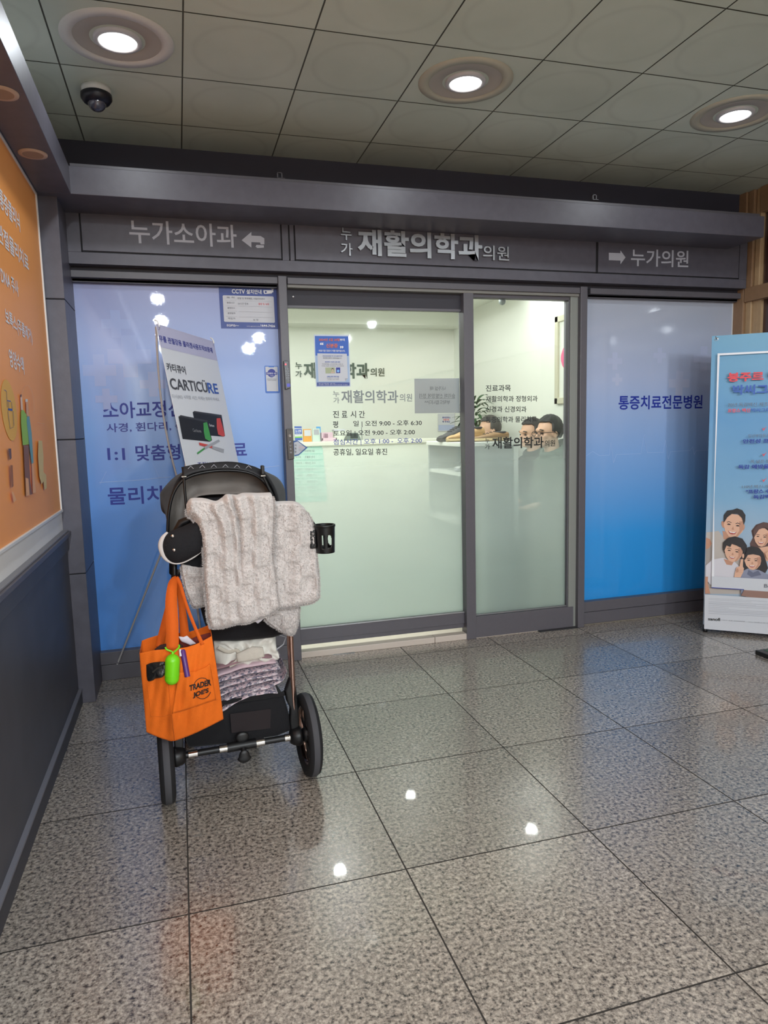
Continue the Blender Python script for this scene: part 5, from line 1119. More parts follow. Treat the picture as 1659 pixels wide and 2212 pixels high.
for q in (0.10, 0.36): wheel(gl_+AX*q+FW*0.46+ZV*0.085, 0.085, 0.036, 'front_wheel', 5)
# rear axle with chrome sleeves and the brake
mb = MB(); mb.tube([cl+AX*0.05, cr-AX*0.05], 0.0115, BLACKP, 14); ax_ = mb.build('rear_axle', st)
L_ = (cr-cl).length
def on_axle(u):
    r = ray(u, 1600); n = Vector((0, 0, 1)).cross(AX); t = (cl-CAMP).dot(n)/r.dot(n); return (CAMP+r*t-cl).dot(AX)
for a, b in ((405, 425), (473, 490), (553, 571), (615, 632)):
    mb = MB(); mb.tube([cl+AX*on_axle(a), cl+AX*on_axle(b)], 0.0135, CHROME, 18); mb.build('axle_sleeve', ax_)
mb = MB(); mb.tube([cl+AX*on_axle(490), cl+AX*on_axle(553)], 0.0165, BLACKP, 16); mb.build('brake_housing', st)
pb = cl+AX*on_axle(524)
mb = MB(); mb.pillow([pb-FW*0.03+AX*(0.026*math.cos(a)*(1.0 if math.sin(a) < 0 else 0.75))+ZV*(-0.028+0.024*math.sin(a)) for a in [2*PI*k/22 for k in range(22)]], pb-FW*0.03-ZV*0.028, -FW, 0.008, BLACKP); mb.tube([pb, pb-FW*0.028-ZV*0.02], 0.010, BLACKP, 10); mb.build('brake_pedal', st)
mb = MB(); mb.pillow([pb-FW*0.0+AX*(0.024*math.cos(a))+ZV*(0.030+0.020*math.sin(a)) for a in [2*PI*k/22 for k in range(22)]], pb+ZV*0.030, -FW, 0.008, BLACKP); mb.build('brake_pedal', st)
for c, sg in ((cl, 1), (cr, -1)):
    mb = MB(); mb.lathe([(0.0, 0.0), (0.034, 0.0), (0.036, 0.008), (0.030, 0.030), (0.022, 0.040), (0.0, 0.040)], c+AX*sg*0.026, AX*sg, BLACKP, 26); mb.build('axle_housing', st)
# side frames: leg plate, bronze rails, struts to the front wheels
def frame_side(c, sg, hx):
    top = Vector((hx, 2.40, 0.80)); low = c+AX*sg*0.045+ZV*0.02+FW*0.01
    mb = MB(); mb.tube([top, low.lerp(top, .5)+FW*0.012, low+ZV*0.05], 0.0095, COPPER, 12); mb.build('side_rail', st)
    mb = MB(); mb.tube([top+FW*0.03, low.lerp(top, .5)+FW*0.045, low+ZV*0.06+FW*0.012], 0.008, COPPER, 12); mb.build('side_rail', st)
    P = Plane(low+FW*0.005, AX, ZV); pts = [(-0.012, -0.03), (0.014, -0.02), (0.016, 0.05), (0.010, 0.16), (0.002, 0.20), (-0.012, 0.20), (-0.030, 0.155), (-0.026, 0.115), (-0.014, 0.085), (-0.018, 0.04)]
    mb = MB(); mb.prism(P, [(a*(-sg), b) for a, b in pts], -0.016, 0.016, BLACKP); mb.build('leg_plate', st, bevel=0.005)
    fr = gl_+AX*(0.10 if sg > 0 else 0.36)+FW*0.46+ZV*0.10
    mb = MB(); mb.tube([low+ZV*0.16, low.lerp(fr, .55)+ZV*0.06, fr+ZV*0.08, fr], 0.010, BLACKP, 10); mb.build('front_strut', st)
frame_side(cl, 1, SY(376, 1240, 2.40).x); frame_side(cr, -1, SY(630, 1372, 2.40).x)
# handlebar with its two uprights
hz = SY(540, 1105, 2.31).z
hl, hr = SY(372, 1160, 2.31), SY(678, 1140, 2.31)
mb = MB(); mb.tube([Vector((SY(374, 1240, 2.40).x, 2.40, 0.80)), hl+Vector((0, 0.04, -0.05)), hl+Vector((0.004, 0, 0)), hl+Vector((0.03, -0.01, 0.045)), Vector((hl.x+0.09, 2.30, hz)), Vector((hr.x-0.09, 2.30, hz)), hr+Vector((-0.03, -0.01, 0.045)), hr, hr+Vector((-0.01, 0.05, -0.06)), Vector((SY(630, 1372, 2.40).x, 2.40, 0.80))], 0.013, BLACKP, 14); mb.build('handlebar', st)
mb = MB(); p = SY(377, 1232, 2.345); mb.tube([p+ZV*0.03, p+ZV*0.005, p+Vector((0.0, -0.012, -0.016)), p+Vector((0.010, -0.018, -0.016)), p+Vector((0.014, -0.014, 0.004))], 0.0065, BLACKP, 10); mb.sph(p+ZV*0.03, 0.013, BLACKP, 12, 8); mb.build('bag_hook', st)
# seat, liner, canopy
def strip_px(pxs, y): return [SY(u, v, y) for u, v in pxs]
mb = MB(); ol = strip_px([(424, 1280), (440, 1340), (456, 1384), (520, 1384), (590, 1377), (640, 1360), (646, 1300), (640, 1180), (610, 1110), (560, 1090), (450, 1095), (405, 1150), (412, 1220)], 2.46)
mb.pillow(ol, SY(530, 1240, 2.46), (0, -1, 0), 0.035, BLACKC, 8, back=0.16); mb.build('seat', st)
mb = MB(); mb.pillow(strip_px([(396, 1165), (400, 1110), (416, 1075), (440, 1056), (490, 1050), (540, 1054), (572, 1070), (592, 1110), (592, 1165), (490, 1190)], 2.62), SY(494, 1110, 2.62), (0, -1, 0), 0.01, LINER, 6, back=0.03); mb.build('seat_liner', st)
outer = [(362, 1168), (364, 1112), (373, 1070), (392, 1040), (425, 1024), (480, 1016), (532, 1020), (564, 1035), (586, 1066), (597, 1110), (600, 1150)]
inner = [(392, 1168), (400, 1125), (409, 1093), (424, 1074), (448, 1069), (490, 1067), (528, 1068), (556, 1072), (572, 1088), (582, 1116), (584, 1150)]
def loft(arcs, m, n=6, bulge=0.0):
    mb = MB(); k = len(arcs[0]); V = []; rows = 0
    for A, B in zip(arcs, arcs[1:]):
        for i in range(n if B is not arcs[-1] else n+1):
            t_ = i/n; V += [a.lerp(b, t_) for a, b in zip(A, B)]; rows += 1
    F = [(r*k+j, r*k+j+1, (r+1)*k+j+1, (r+1)*k+j) for r in range(rows-1) for j in range(k-1)]
    return mb.add(V, F, m)
def fine(pxs, n=4):
    out = []
    for i in range(len(pxs)-1):
        p0, p1, p2, p3 = [Vector(pxs[max(0, min(len(pxs)-1, i+d))]) for d in (-1, 0, 1, 2)]
        for k in range(n):
            t_ = k/n; out.append(tuple(0.5*((2*p1)+(p2-p0)*t_+(2*p0-5*p1+4*p2-p3)*t_*t_+(3*p1-p0-3*p2+p3)*t_**3)))
    return out+[tuple(pxs[-1])]
R = random.Random(5)
fo, fi = fine(outer), fine(inner)
mb = MB(); nn_ = len(fo); V = []
for r in range(9):
    t_ = r/8
    for j, (a, b) in enumerate(zip(fo, fi)):
        y = 2.50+0.05*math.sin(PI*t_)+0.05*t_+0.010*math.sin(j*0.9+3*t_)*math.sin(PI*t_)
        V.append(SY(a[0]+(b[0]-a[0])*t_, a[1]+(b[1]-a[1])*t_, y))
mb.add(V, [(r*nn_+j, r*nn_+j+1, (r+1)*nn_+j+1, (r+1)*nn_+j) for r in range(8) for j in range(nn_-1)], MESHG); mb.build('canopy_rear_panel', st, solid=0.003)
mb = MB(); mb.tube(strip_px(fo, 2.497), 0.0055, BLACKP, 8); mb.build('canopy_piping', st)
midarc = fine([(364, 1170), (366, 1112), (376, 1066), (396, 1024), (432, 1005), (490, 1000), (535, 1005), (566, 1019), (592, 1060), (602, 1105), (602, 1150)])
frontarc = fine([(364, 1104), (351, 1094), (347, 1076), (352, 1058), (396, 1020), (490, 1002), (566, 1020), (598, 1032), (614, 1057), (614, 1090), (602, 1100)])
tiparc = [Vector(SY(u, v, 2.86))+Vector((0, 0, -0.02)) for u, v in frontarc]
cen = sum(tiparc, Vector())/len(tiparc); tip2 = [cen.lerp(p, 0.72)+Vector((0, 0.14, -0.03)) for p in tiparc]
mb = loft([strip_px(midarc, 2.515), strip_px(frontarc, 2.74), tiparc, tip2], BLACKC, 5); mb.build('canopy', st, solid=0.004)
bo, bi = fine([(392, 1010), (430, 1003), (490, 998), (530, 1003), (567, 1016)]), fine([(395, 1034), (422, 1021), (480, 1013), (533, 1018), (565, 1033)])
mb = loft([strip_px(bi, 2.49), strip_px(bo, 2.505), strip_px([(u, v+1) for u, v in bo], 2.56)], mat('black_band', (15, 15, 20), 0.6), 3); o = mb.build('canopy_band', st, solid=0.004)
mb = MB()
for k in range(6):
    u = 412+25*k; v = 1008-3.5*(1-((u-480)/70)**2)
    for du in (-6, 6): mb.tube([SY(u+du, v+5, 2.4905), SY(u, v-1, 2.4955)], 0.0009, LGREY, 5)
mb.build('band_stitching', o)
for pts in (((397, 1030), (399, 1060), (403, 1100)), ((569, 1030), (583, 1060), (598, 1098))):
    mb = MB(); mb.tube(strip_px(pts, 2.47), 0.0045, BLACKP, 8); mb.build('canopy_strap', st)
for u, v in ((396, 1030), (567, 1028)):
    mb = MB(); c = SY(u, v, 2.468); mb.tube([c-AX*0.006, c+AX*0.010], 0.004, CHROME, 8); mb.build('canopy_clip', st)
mb = MB(); c = SY(567, 1015, 2.48); mb.obox(c, (0.006, 0, 0), (0, 0.012, 0), (0, 0, 0.016), BLACKP); mb.build('canopy_tab', st, bevel=0.003)
CLR = clear_mat('clear_disc', (0.72, 0.72, 0.70), 0.12)
for u, v, r in ((447, 1096, 0.030), (541, 1080, 0.028)):
    mb = MB(); mb.sph(SY(u, v, 2.37), (r, 0.012, r*0.9), CLR, 20, 12); mb.build('clear_disc', st)
# basket
mb = MB()
rear = [(394, 1560), (470, 1530), (540, 1512), (612, 1497), (622, 1530), (634, 1578), (600, 1592), (500, 1608), (405, 1618)]
r0 = strip_px(rear, 2.455); cen = sum(r0, Vector())/len(r0); r1 = [p+FW*0.42+ZV*0.012 for p in r0]; r1 = [cen.lerp(p, .9) + (p-cen)*0.0 for p in r1]; r1 = [Vector((p.x, p.y, max(p.z, 0.16))) for p in r1]
k = len(r0); mb.add(r0+r1, [tuple(range(k)), tuple(range(k, 2*k))[::-1]]+[(i, (i+1) % k, k+(i+1) % k, k+i) for i in range(k)], BLACKC); bs = mb.build('basket', st, bevel=0.012)
P = Plane(SY(520, 1560, 2.448), AX, ZV); mb = MB(); PLD = mat('plaid_through_mesh', (38, 31, 33), 0.9); PLL = mat('plaid_line', (74, 58, 58), 0.9)
mb.prism(P, [P.px(*q) for q in ((497, 1542), (585, 1531), (584, 1573), (500, 1583))], 0, 0.0015, PLD)
mb.build('mesh_window', bs)
mb = MB(); mb.tube(strip_px([(470, 1520), (520, 1512), (570, 1505), (614, 1498)], 2.448), 0.008, BLACKC, 10); mb.build('basket_rim', bs)
mb = MB(); mb.tube(strip_px([(604, 1372), (618, 1376), (612, 1392), (596, 1404)], 2.47), 0.0025, LGREY, 8); mb.build('release_cord', st)

# ------------------------------------------------------------------ in the basket: quilts and a white bag
def folded(path, th, y0, y1, m, name, label, cat, grp, wob=0.002, seed=1):
    R = random.Random(seed); pf = fine(path, 5); base = SY(*pf[len(pf)//2], y0); t = thing(name, label, cat, base, grp)
    mb = MB(); V = []; n = 20; dp = (y1-y0)/2; yc_ = (y0+y1)/2
    for i, (u, v) in enumerate(pf):
        c = SY(u, v, y0); e = 1.0 if 0 < i < len(pf)-1 else 0.55
        for k in range(n):
            a = 2*PI*k/n; cx = math.copysign(abs(math.cos(a))**0.35, math.cos(a)); sz = math.copysign(abs(math.sin(a))**0.8, math.sin(a))
            V.append(Vector((c.x, yc_+dp*cx, c.z+th/2*sz*e+wob*math.sin(i*1.1+seed)*0.6+R.uniform(-wob, wob)*0.25)))
    F = [(i*n+k, i*n+(k+1) % n, (i+1)*n+(k+1) % n, (i+1)*n+k) for i in range(len(pf)-1) for k in range(n)]+[tuple(range(n))[::-1], tuple((len(pf)-1)*n+k for k in range(n))]
    mb.add(V, F, m); mb.build('folded_cloth', t)
    return t
G = 'folded floral quilts in the stroller basket'
folded([(468, 1544), (500, 1524), (530, 1508), (565, 1499), (600, 1497)], 0.015, 2.44, 2.74, QUILT, 'folded_quilt', 'lowest pale floral quilt fold, resting on the basket rim', 'quilt', G, seed=1)
folded([(466, 1526), (500, 1509), (545, 1494), (585, 1484), (612, 1468), (620, 1450)], 0.014, 2.445, 2.74, QUILT, 'folded_quilt', 'floral quilt fold second from the bottom, curling up at its end', 'quilt', G, seed=2)
folded([(466, 1508), (500, 1493), (540, 1481), (580, 1470), (606, 1468)], 0.013, 2.45, 2.74, QUILT, 'folded_quilt', 'floral quilt fold third from the bottom of the pile', 'quilt', G, seed=3)
folded([(466, 1492), (505, 1478), (550, 1466), (600, 1457)], 0.013, 2.45, 2.74, QUILT, 'folded_quilt', 'floral quilt fold fourth from the bottom of the pile', 'quilt', G, seed=4)
folded([(466, 1476), (505, 1464), (555, 1452), (606, 1446)], 0.014, 2.45, 2.74, QUILT, 'folded_quilt', 'topmost floral quilt fold under the pink checked cloth', 'quilt', G, seed=5)
PCH = mat('pink_check', (206, 182, 190), 0.95, noise=0.12, nscale=50)
folded([(466, 1463), (500, 1450), (545, 1438), (596, 1432)], 0.018, 2.455, 2.72, PCH, 'folded_blanket', 'thick pale pink cloth lying on the floral quilts', 'blanket', None, seed=6)
folded([(464, 1447), (500, 1436), (540, 1424), (588, 1420)], 0.016, 2.45, 2.70, mat('mauve_cloth', (150, 118, 124), 0.95, noise=0.3, nscale=40), 'folded_blanket', 'narrow mauve rolled cloth edge under the white bag', 'blanket', None, seed=7)
wb = thing('plastic_bag', 'crumpled white bag stuffed into the stroller basket', 'bag', SY(535, 1428, 2.5))
R = random.Random(11); mb = MB(); ol = fine([(462, 1388), (475, 1382), (520, 1380), (560, 1374), (594, 1372), (596, 1395), (602, 1412), (598, 1424), (560, 1430), (510, 1436), (466, 1438)], 4)
mb.pillow([p+Vector((0, R.uniform(-.003, .003), R.uniform(-.003, .003))) for p in strip_px(ol, 2.49)], SY(532, 1405, 2.49), (0, -1, 0), 0.03, WBAG, 9, back=0.10)
for i, v in enumerate(mb.v): mb.v[i] = v+Vector((0, 0.010*math.sin(v.x*90+v.z*60)+0.006*math.sin(v.x*170-v.z*120), 0.003*math.sin(v.x*120)))
mb.build('bag_body', wb)
mb = MB(); mb.tube([p+Vector((0, -0.034, 0)) for p in strip_px(fine([(470, 1392), (492, 1402), (508, 1398), (516, 1408), (508, 1424), (494, 1432)], 4), 2.49)], 0.007, mat('bag_strap_cream', (196, 190, 176), 0.9), 10, flatten=0.35); mb.build('strap', wb)
mb = MB(); mb.pillow(strip_px([(510, 1412), (545, 1396), (568, 1398), (572, 1418), (540, 1428), (512, 1430)], 2.452), SY(540, 1414, 2.452), (0, -1, 0), 0.012, mat('quilted_white', (206, 200, 188), 0.95, noise=0.1, nscale=60, bump=0.5, bscale=70), 6); mb.build('quilted_cloth', wb)

# ------------------------------------------------------------------ hand muff, cup holder
MY = 2.262
mf = thing('hand_muff', 'black handle muff with white fleece edge and two snaps on the stroller', 'hand warmer', SY(395, 1200, MY))
ol = fine([(438, 1116), (398, 1136), (366, 1148), (353, 1162), (349, 1181), (356, 1202), (372, 1215), (392, 1215), (416, 1204), (440, 1186), (446, 1150), (438, 1116)], 4)[:-1]
mb = MB(); mb.pillow(strip_px(ol, MY), SY(398, 1172, MY), (0, -1, 0), 0.030, mat('muff_black', (11, 11, 17), 0.85, bump=0.3, bscale=200), 8, back=0.035); mb.build('shell', mf)
mb = MB(); pp = strip_px(fine([(362, 1150), (351, 1164), (348, 1182), (356, 1204), (372, 1216), (392, 1216), (416, 1205), (436, 1190)], 5), MY-0.004); n = len(pp)
mb.tube(pp, [0.0035+0.0055*math.sin(PI*min(1, (i/n)*1.9)) if i/n < 0.53 else 0.0030 for i in range(n)], FLEECE, 10); mb.build('fleece_piping', mf)
for u, v in ((373, 1158), (376, 1188)):
    mb = MB(); c = SY(u, v, MY-0.026); mb.sph(c, (0.0055, 0.004, 0.0055), CHROME, 14, 8); mb.build('snap', mf)
mb = MB(); mb.pillow(strip_px([(374, 1212), (400, 1206), (440, 1182), (444, 1234), (412, 1228), (384, 1218)], MY+0.06), SY(412, 1214, MY+0.06), (0, -1, 0), 0.012, BLACKC, 6, back=0.03); mb.build('under_flap', mf)
ch = SY(702, 1163, 2.27); CH_, CRr = 0.094, 0.033
cu = thing('cup_holder', 'black open-sided cup holder clipped to the stroller handle', 'cup holder', ch-ZV*CH_/2)
BCH = mat('cup_holder_black', (14, 14, 16), 0.35)
mb = MB(); nu, nv = 72, 30; V = []; F = []
for j in range(nv):
    for i in range(nu):
        a = 2*PI*i/nu; h = -CH_/2+CH_*j/(nv-1); r = CRr*(0.90+0.10*j/(nv-1)); V.append(ch+Vector((r*math.cos(a), r*math.sin(a), h)))
for j in range(nv-1):
    for i in range(nu):
        a = (360*(i+0.5)/nu) % 360; t_ = (j+0.5)/(nv-1); hole = False
        for c0 in (288, 248, 105, 45, 170):
            d = ((a-c0+180) % 360)-180
            if c0 == 248: hole |= abs(d) < 7 and 0.18 < t_ < 0.66
            else: hole |= 0.20 < t_ < 0.66 and -14 < d < 22*math.sqrt(max(0.0, 1-((t_-0.43)/0.235)**2))-4
        if not hole: F.append((j*nu+i, j*nu+(i+1) % nu, (j+1)*nu+(i+1) % nu, (j+1)*nu+i))
mb.add(V, F, BCH); mb.build('cup', cu, solid=0.003)
mb = MB(); mb.lathe([(0.0001, -CH_/2), (CRr*0.9, -CH_/2), (CRr*0.9, -CH_/2+0.005), (0.0001, -CH_/2+0.005)], ch, ZV, BCH, 40); mb.build('base', cu)
mb = MB(); mb.lathe([(CRr-0.002, CH_/2), (CRr+0.003, CH_/2), (CRr+0.003, CH_/2-0.007), (CRr-0.002, CH_/2-0.007)], ch, ZV, BCH, 40, False); mb.build('rim', cu)
mb = MB(); mb.obox(ch+Vector((-0.042, 0.0, 0.0)), (0.010, 0, 0), (0, 0.012, 0), (0, 0, 0.030), BCH); mb.tube([ch+Vector((-0.045, 0, -0.02)), Vector((hr.x, hr.y, hr.z+0.01))], 0.010, BCH, 10); mb.build('clamp', cu, bevel=0.003)

# ------------------------------------------------------------------ fleece blanket over the handle
def poly_at(pts, t_):
    ds = [0]
    for a, b in zip(pts, pts[1:]): ds.append(ds[-1]+math.hypot(b[0]-a[0], b[1]-a[1]))
    x = t_*ds[-1]
    for i in range(len(pts)-1):
        if x <= ds[i+1]+1e-9:
            k = (x-ds[i])/max(1e-9, ds[i+1]-ds[i]); return (pts[i][0]+(pts[i+1][0]-pts[i][0])*k, pts[i][1]+(pts[i+1][1]-pts[i][1])*k)
    return pts[-1]
def coons(T, B, L, Rr, s, t_):
    a, b, c, d = poly_at(T, s), poly_at(B, s), poly_at(L, t_), poly_at(Rr, t_)
    return tuple((1-t_)*a[i]+t_*b[i]+(1-s)*c[i]+s*d[i]-((1-s)*(1-t_)*T[0][i]+s*(1-t_)*T[-1][i]+(1-s)*t_*B[0][i]+s*t_*B[-1][i]) for i in (0, 1))
def drape(T, B, L, Rr, y0, folds, nu, nv, cell, back, tufts, seed, thick=0.020, lean=0.0, drop=0.10):
    """a hanging sheet of checked pile: front face, rolled rims and an underside"""
    Rn = random.Random(seed); T, B, L, Rr = fine(T), fine(B), fine(L), fine(Rr); mb = MB(); V = []; N = []
    wu = 1.0; fr = []
    for j in range(nv):
        for i in range(nu):
            s_, t_ = i/(nu-1), j/(nv-1); u, v = coons(T, B, L, Rr, s_, t_); y = y0+lean*t_+folds(s_, t_)
            P_ = PY(u, v, y); cu_, cv_ = P_.x/cell+0.15*t_, P_.z/cell
            q = math.tanh(7*math.sin(PI*cu_)*math.sin(PI*cv_)); em = 0.0042*q*min(1, 8*t_, 8*(1-t_)+.3)
            edge = min(s_, 1-s_, 1-t_)*1.0; rnd = 0.014*(1-min(1, edge/0.045))**2
            y2 = y-em+rnd+0.0009*math.sin(P_.x*310+P_.z*170)*math.sin(P_.z*260); fr.append(PY(u, v, y2))
    V = list(fr); F = [(j*nu+i, j*nu+i+1, (j+1)*nu+i+1, (j+1)*nu+i) for j in range(nv-1) for i in range(nu-1)]
    # roll over the handle at the top
    rows = []
    for kx in range(1, 9):
        a = PI*kx/10; row = []
        for i in range(nu):
            p = fr[i]; row.append(p+Vector((0, back*0.5*(1-math.cos(a)), 0.010*math.sin(a)-(drop*max(0, kx-5)/3))))
        b0 = len(V); V += row; rows.append(b0)
    prev = 0
    for b0 in rows:
        F += [(prev+i, b0+i, b0+i+1, prev+i+1) for i in range(nu-1)]; prev = b0
    # underside
    b0 = len(V); V += [p+Vector((0, thick, 0)) for p in fr]
    F += [(b0+j*nu+i, b0+(j+1)*nu+i, b0+(j+1)*nu+i+1, b0+j*nu+i+1) for j in range(nv-1) for i in range(nu-1)]
    for j in range(nv-1):
        F.append((j*nu, (j+1)*nu, b0+(j+1)*nu, b0+j*nu)); F.append((j*nu+nu-1, b0+j*nu+nu-1, b0+(j+1)*nu+nu-1, (j+1)*nu+nu-1))
    for i in range(nu-1): F.append(((nv-1)*nu+i, (nv-1)*nu+i+1, b0+(nv-1)*nu+i+1, b0+(nv-1)*nu+i))
    mb.add(V, F, FLEECE)
    TV, TF = [], []
    for k in range(tufts):
        if k % 2 == 0:
            e = Rn.random(); ii, jj = (Rn.choice((0, nu-1)), int(e*(nv-1))) if Rn.random() < .6 else (int(e*(nu-1)), nv-1)
        else: ii, jj = Rn.randrange(nu), Rn.randrange(nv)
        p = fr[jj*nu+ii]; d = Vector((Rn.uniform(-1, 1), Rn.uniform(-1.4, -0.2), Rn.uniform(-1.1, 0.5))).normalized(); ln = Rn.uniform(0.004, 0.008)
        if ii == 0: d.x = -abs(d.x)-.4
        if ii == nu-1: d.x = abs(d.x)+.4
        sd = d.cross(Vector((Rn.uniform(-1, 1), Rn.uniform(-1, 1), Rn.uniform(-1, 1)))).normalized()*0.0013; b0 = len(TV)
        TV += [p-sd, p+sd, p+d*ln]; TF.append((b0, b0+1, b0+2))
    mb.add(TV, TF, FLEECE)
    return mb
bk = thing('blanket', 'cream fleece blanket with raised checks draped over the stroller handle', 'blanket', SY(540, 1085, 2.25))
def f_main(s_, t_):
    am = 0.35+0.65*math.exp(-((t_-0.12)/0.28)**2); am2 = max(0.25, 1-1.1*t_)
    return -0.018*math.sin(PI*s_)*(0.4+0.6*t_) + am*(0.010*math.cos(2*PI*(s_*4.3+0.25*t_)) + 0.006*math.cos(2*PI*(s_*7.1-0.1+0.3*t_))) + am2*0.030*math.exp(-((s_-(0.56-0.05*t_))/0.022)**2)*(1 if t_ < .5 else max(0, 2-2*t_)) - 0.012*math.exp(-((s_-0.68)/0.10)**2)*(1-t_)
mb = drape([(403, 1100), (412, 1087), (432, 1085), (448, 1087), (468, 1092), (482, 1084), (492, 1077), (515, 1078), (528, 1074), (560, 1074), (588, 1073)], [(456, 1357), (480, 1356), (510, 1348), (535, 1346), (560, 1336), (585, 1326), (603, 1311)],
    [(403, 1100), (405, 1114), (418, 1124), (432, 1150), (440, 1200), (441, 1250), (446, 1300), (449, 1335), (456, 1357)], [(588, 1073), (591, 1088), (590, 1140), (588, 1200), (594, 1240), (598, 1280), (603, 1311)], 2.228, f_main, 150, 150, 0.052, 0.10, 14000, 1)
mb.build('front_fall', bk, recalc=False)
f_side = lambda s_, t_: -0.010*math.sin(PI*s_)+0.006*math.cos(2*PI*(s_*2.2+0.4*t_))
mb = drape([(584, 1094), (600, 1092), (625, 1091), (645, 1093), (660, 1104)], [(590, 1312), (615, 1314), (645, 1308), (672, 1303), (688, 1293)], [(584, 1094), (586, 1160), (588, 1240), (590, 1312)], [(660, 1104), (672, 1122), (680, 1160), (683, 1200), (688, 1250), (688, 1293)], 2.262, f_side, 90, 120, 0.052, 0.08, 8000, 2)
mb.build('side_fall', bk, recalc=False)
mb = drape([(566, 1326), (590, 1312), (620, 1306), (646, 1300)], [(612, 1366), (620, 1369), (626, 1371), (632, 1371)], [(566, 1326), (576, 1342), (595, 1356), (612, 1366)], [(646, 1300), (645, 1325), (641, 1352), (632, 1371)], 2.30, lambda s_, t_: 0.006*math.cos(2*PI*s_), 60, 50, 0.05, 0.03, 3000, 3, drop=0.0)
mb.build('hanging_corner', bk, recalc=False)
mb = drape([(391, 1224), (410, 1226), (430, 1230), (450, 1232)], [(418, 1312), (430, 1311), (440, 1308), (450, 1306)], [(391, 1224), (396, 1250), (404, 1280), (418, 1312)], [(450, 1232), (452, 1255), (452, 1280), (450, 1306)], 2.31, lambda s_, t_: -0.018*math.exp(-((t_-0.62+0.25*s_)/0.16)**2)-0.014*math.exp(-((t_-0.2)/0.15)**2), 60, 60, 0.05, 0.04, 3000, 4, drop=0.0)
mb.build('bunched_side', bk, recalc=False)
mb = MB(); mb.add(strip_px([(545, 1338), (572, 1330), (566, 1340), (557, 1347)], 2.236), [(0, 1, 2, 3)], TISSUE); mb.build('care_label', bk, solid=0.0008)

# ------------------------------------------------------------------ orange tote bag on the hook
tb = thing('tote_bag', 'orange canvas tote bag with pockets hanging from the stroller', 'bag', SY(390, 1590, 2.2))
def by(u, v):
    b = max(0, 1-((u-392)/92)**2)*max(0, 1-((v-1490)/125)**2)
    y = 2.235-0.050*b-0.010*math.exp(-((u-374-(v-1545)*0.06)/10)**2)*max(0, min(1, (v-1520)/30))
    y += 0.004*math.sin((u-0.25*v)*0.13)*b+0.003*math.sin(u*0.31+v*0.05)*b
    return y
def bs_(u, v, off=0.0): return PY(u, v, by(u, v)-off)
TT, BB = fine([(302, 1411), (330, 1405), (375, 1401), (398, 1399), (416, 1394), (433, 1387), (457, 1374)]), fine([(317, 1581), (340, 1591), (358, 1597), (375, 1600), (410, 1588), (445, 1572), (482, 1553)])
LL, RR_ = fine([(302, 1411), (305, 1450), (310, 1500), (317, 1581)]), fine([(457, 1374), (464, 1420), (470, 1460), (477, 1510), (482, 1553)])
mb = MB(); nu, nv = 70, 70; V = []
for j in range(nv):
    for i in range(nu):
        u, v = coons(TT, BB, LL, RR_, i/(nu-1), j/(nv-1)); V.append(bs_(u, v))
F = [(j*nu+i, j*nu+i+1, (j+1)*nu+i+1, (j+1)*nu+i) for j in range(nv-1) for i in range(nu-1)]
b0 = len(V)
for j in range(nv):
    for i in range(nu):
        p = V[j*nu+i]; s_, t_ = i/(nu-1), j/(nv-1); V.append(Vector((p.x*0.985+0.0, 2.335+0.012*math.sin(PI*s_)+0.0*t_, p.z+0.010*(1-t_)+0.014*t_)))
F += [(b0+j*nu+i, b0+(j+1)*nu+i, b0+(j+1)*nu+i+1, b0+j*nu+i+1) for j in range(nv-1) for i in range(nu-1)]
for j in range(nv-1): F += [(j*nu, (j+1)*nu, b0+(j+1)*nu, b0+j*nu), (j*nu+nu-1, b0+j*nu+nu-1, b0+(j+1)*nu+nu-1, (j+1)*nu+nu-1)]
for i in range(nu-1): F.append(((nv-1)*nu+i, (nv-1)*nu+i+1, b0+(nv-1)*nu+i+1, b0+(nv-1)*nu+i))
mb.add(V, F, ORANGE); mb.build('body', tb, solid=0.0025)
SEAM = mat('orange_seam', (206, 96, 8), 0.9)
def seam(pts, name='seam', r=0.0011, m=None): 
    mb = MB(); mb.tube([bs_(u, v, 0.0012) for u, v in fine(pts, 6)], r, m or SEAM, 6); mb.build(name, tb)
seam([(324, 1547), (350, 1547), (372, 1542), (410, 1531), (450, 1517), (470, 1511)]); seam([(318, 1476), (322, 1510), (326, 1547)]); seam([(364, 1470), (366, 1505), (370, 1542)]); seam([(452, 1434), (460, 1470), (466, 1512)]); seam([(372, 1544), (374, 1570), (378, 1599)], r=0.002)
mb = MB(); V = []; PT = fine([(386, 1452), (400, 1452), (420, 1450), (440, 1443), (453, 1434)], 6); PB_ = fine([(372, 1541), (395, 1535), (420, 1527), (445, 1518), (466, 1511)], 6); n = len(PT)
for j in range(20):
    for a, b in zip(PT, PB_):
        t_ = j/19; u, v = a[0]+(b[0]-a[0])*t_, a[1]+(b[1]-a[1])*t_; V.append(bs_(u, v, 0.003+0.005*math.sin(PI*min(1, t_+.15))*(1-t_)))
mb.add(V, [(j*n+i, j*n+i+1, (j+1)*n+i+1, (j+1)*n+i) for j in range(19) for i in range(n-1)], ORANGE); mb.build('front_pocket', tb, solid=0.0022)
seam([(386, 1455), (420, 1453), (453, 1437)])
mb = MB(); LIN = strip_px(fine([(334, 1402), (350, 1394), (400, 1384), (430, 1373), (456, 1366)], 4), 2.315); LO = strip_px(fine([(334, 1412), (350, 1408), (400, 1404), (430, 1394), (456, 1384)], 4), 2.312)
mb.add(LIN+LO, [(i, i+1, len(LIN)+i+1, len(LIN)+i) for i in range(len(LIN)-1)], MAROON); mb.build('lining', tb, solid=0.002)
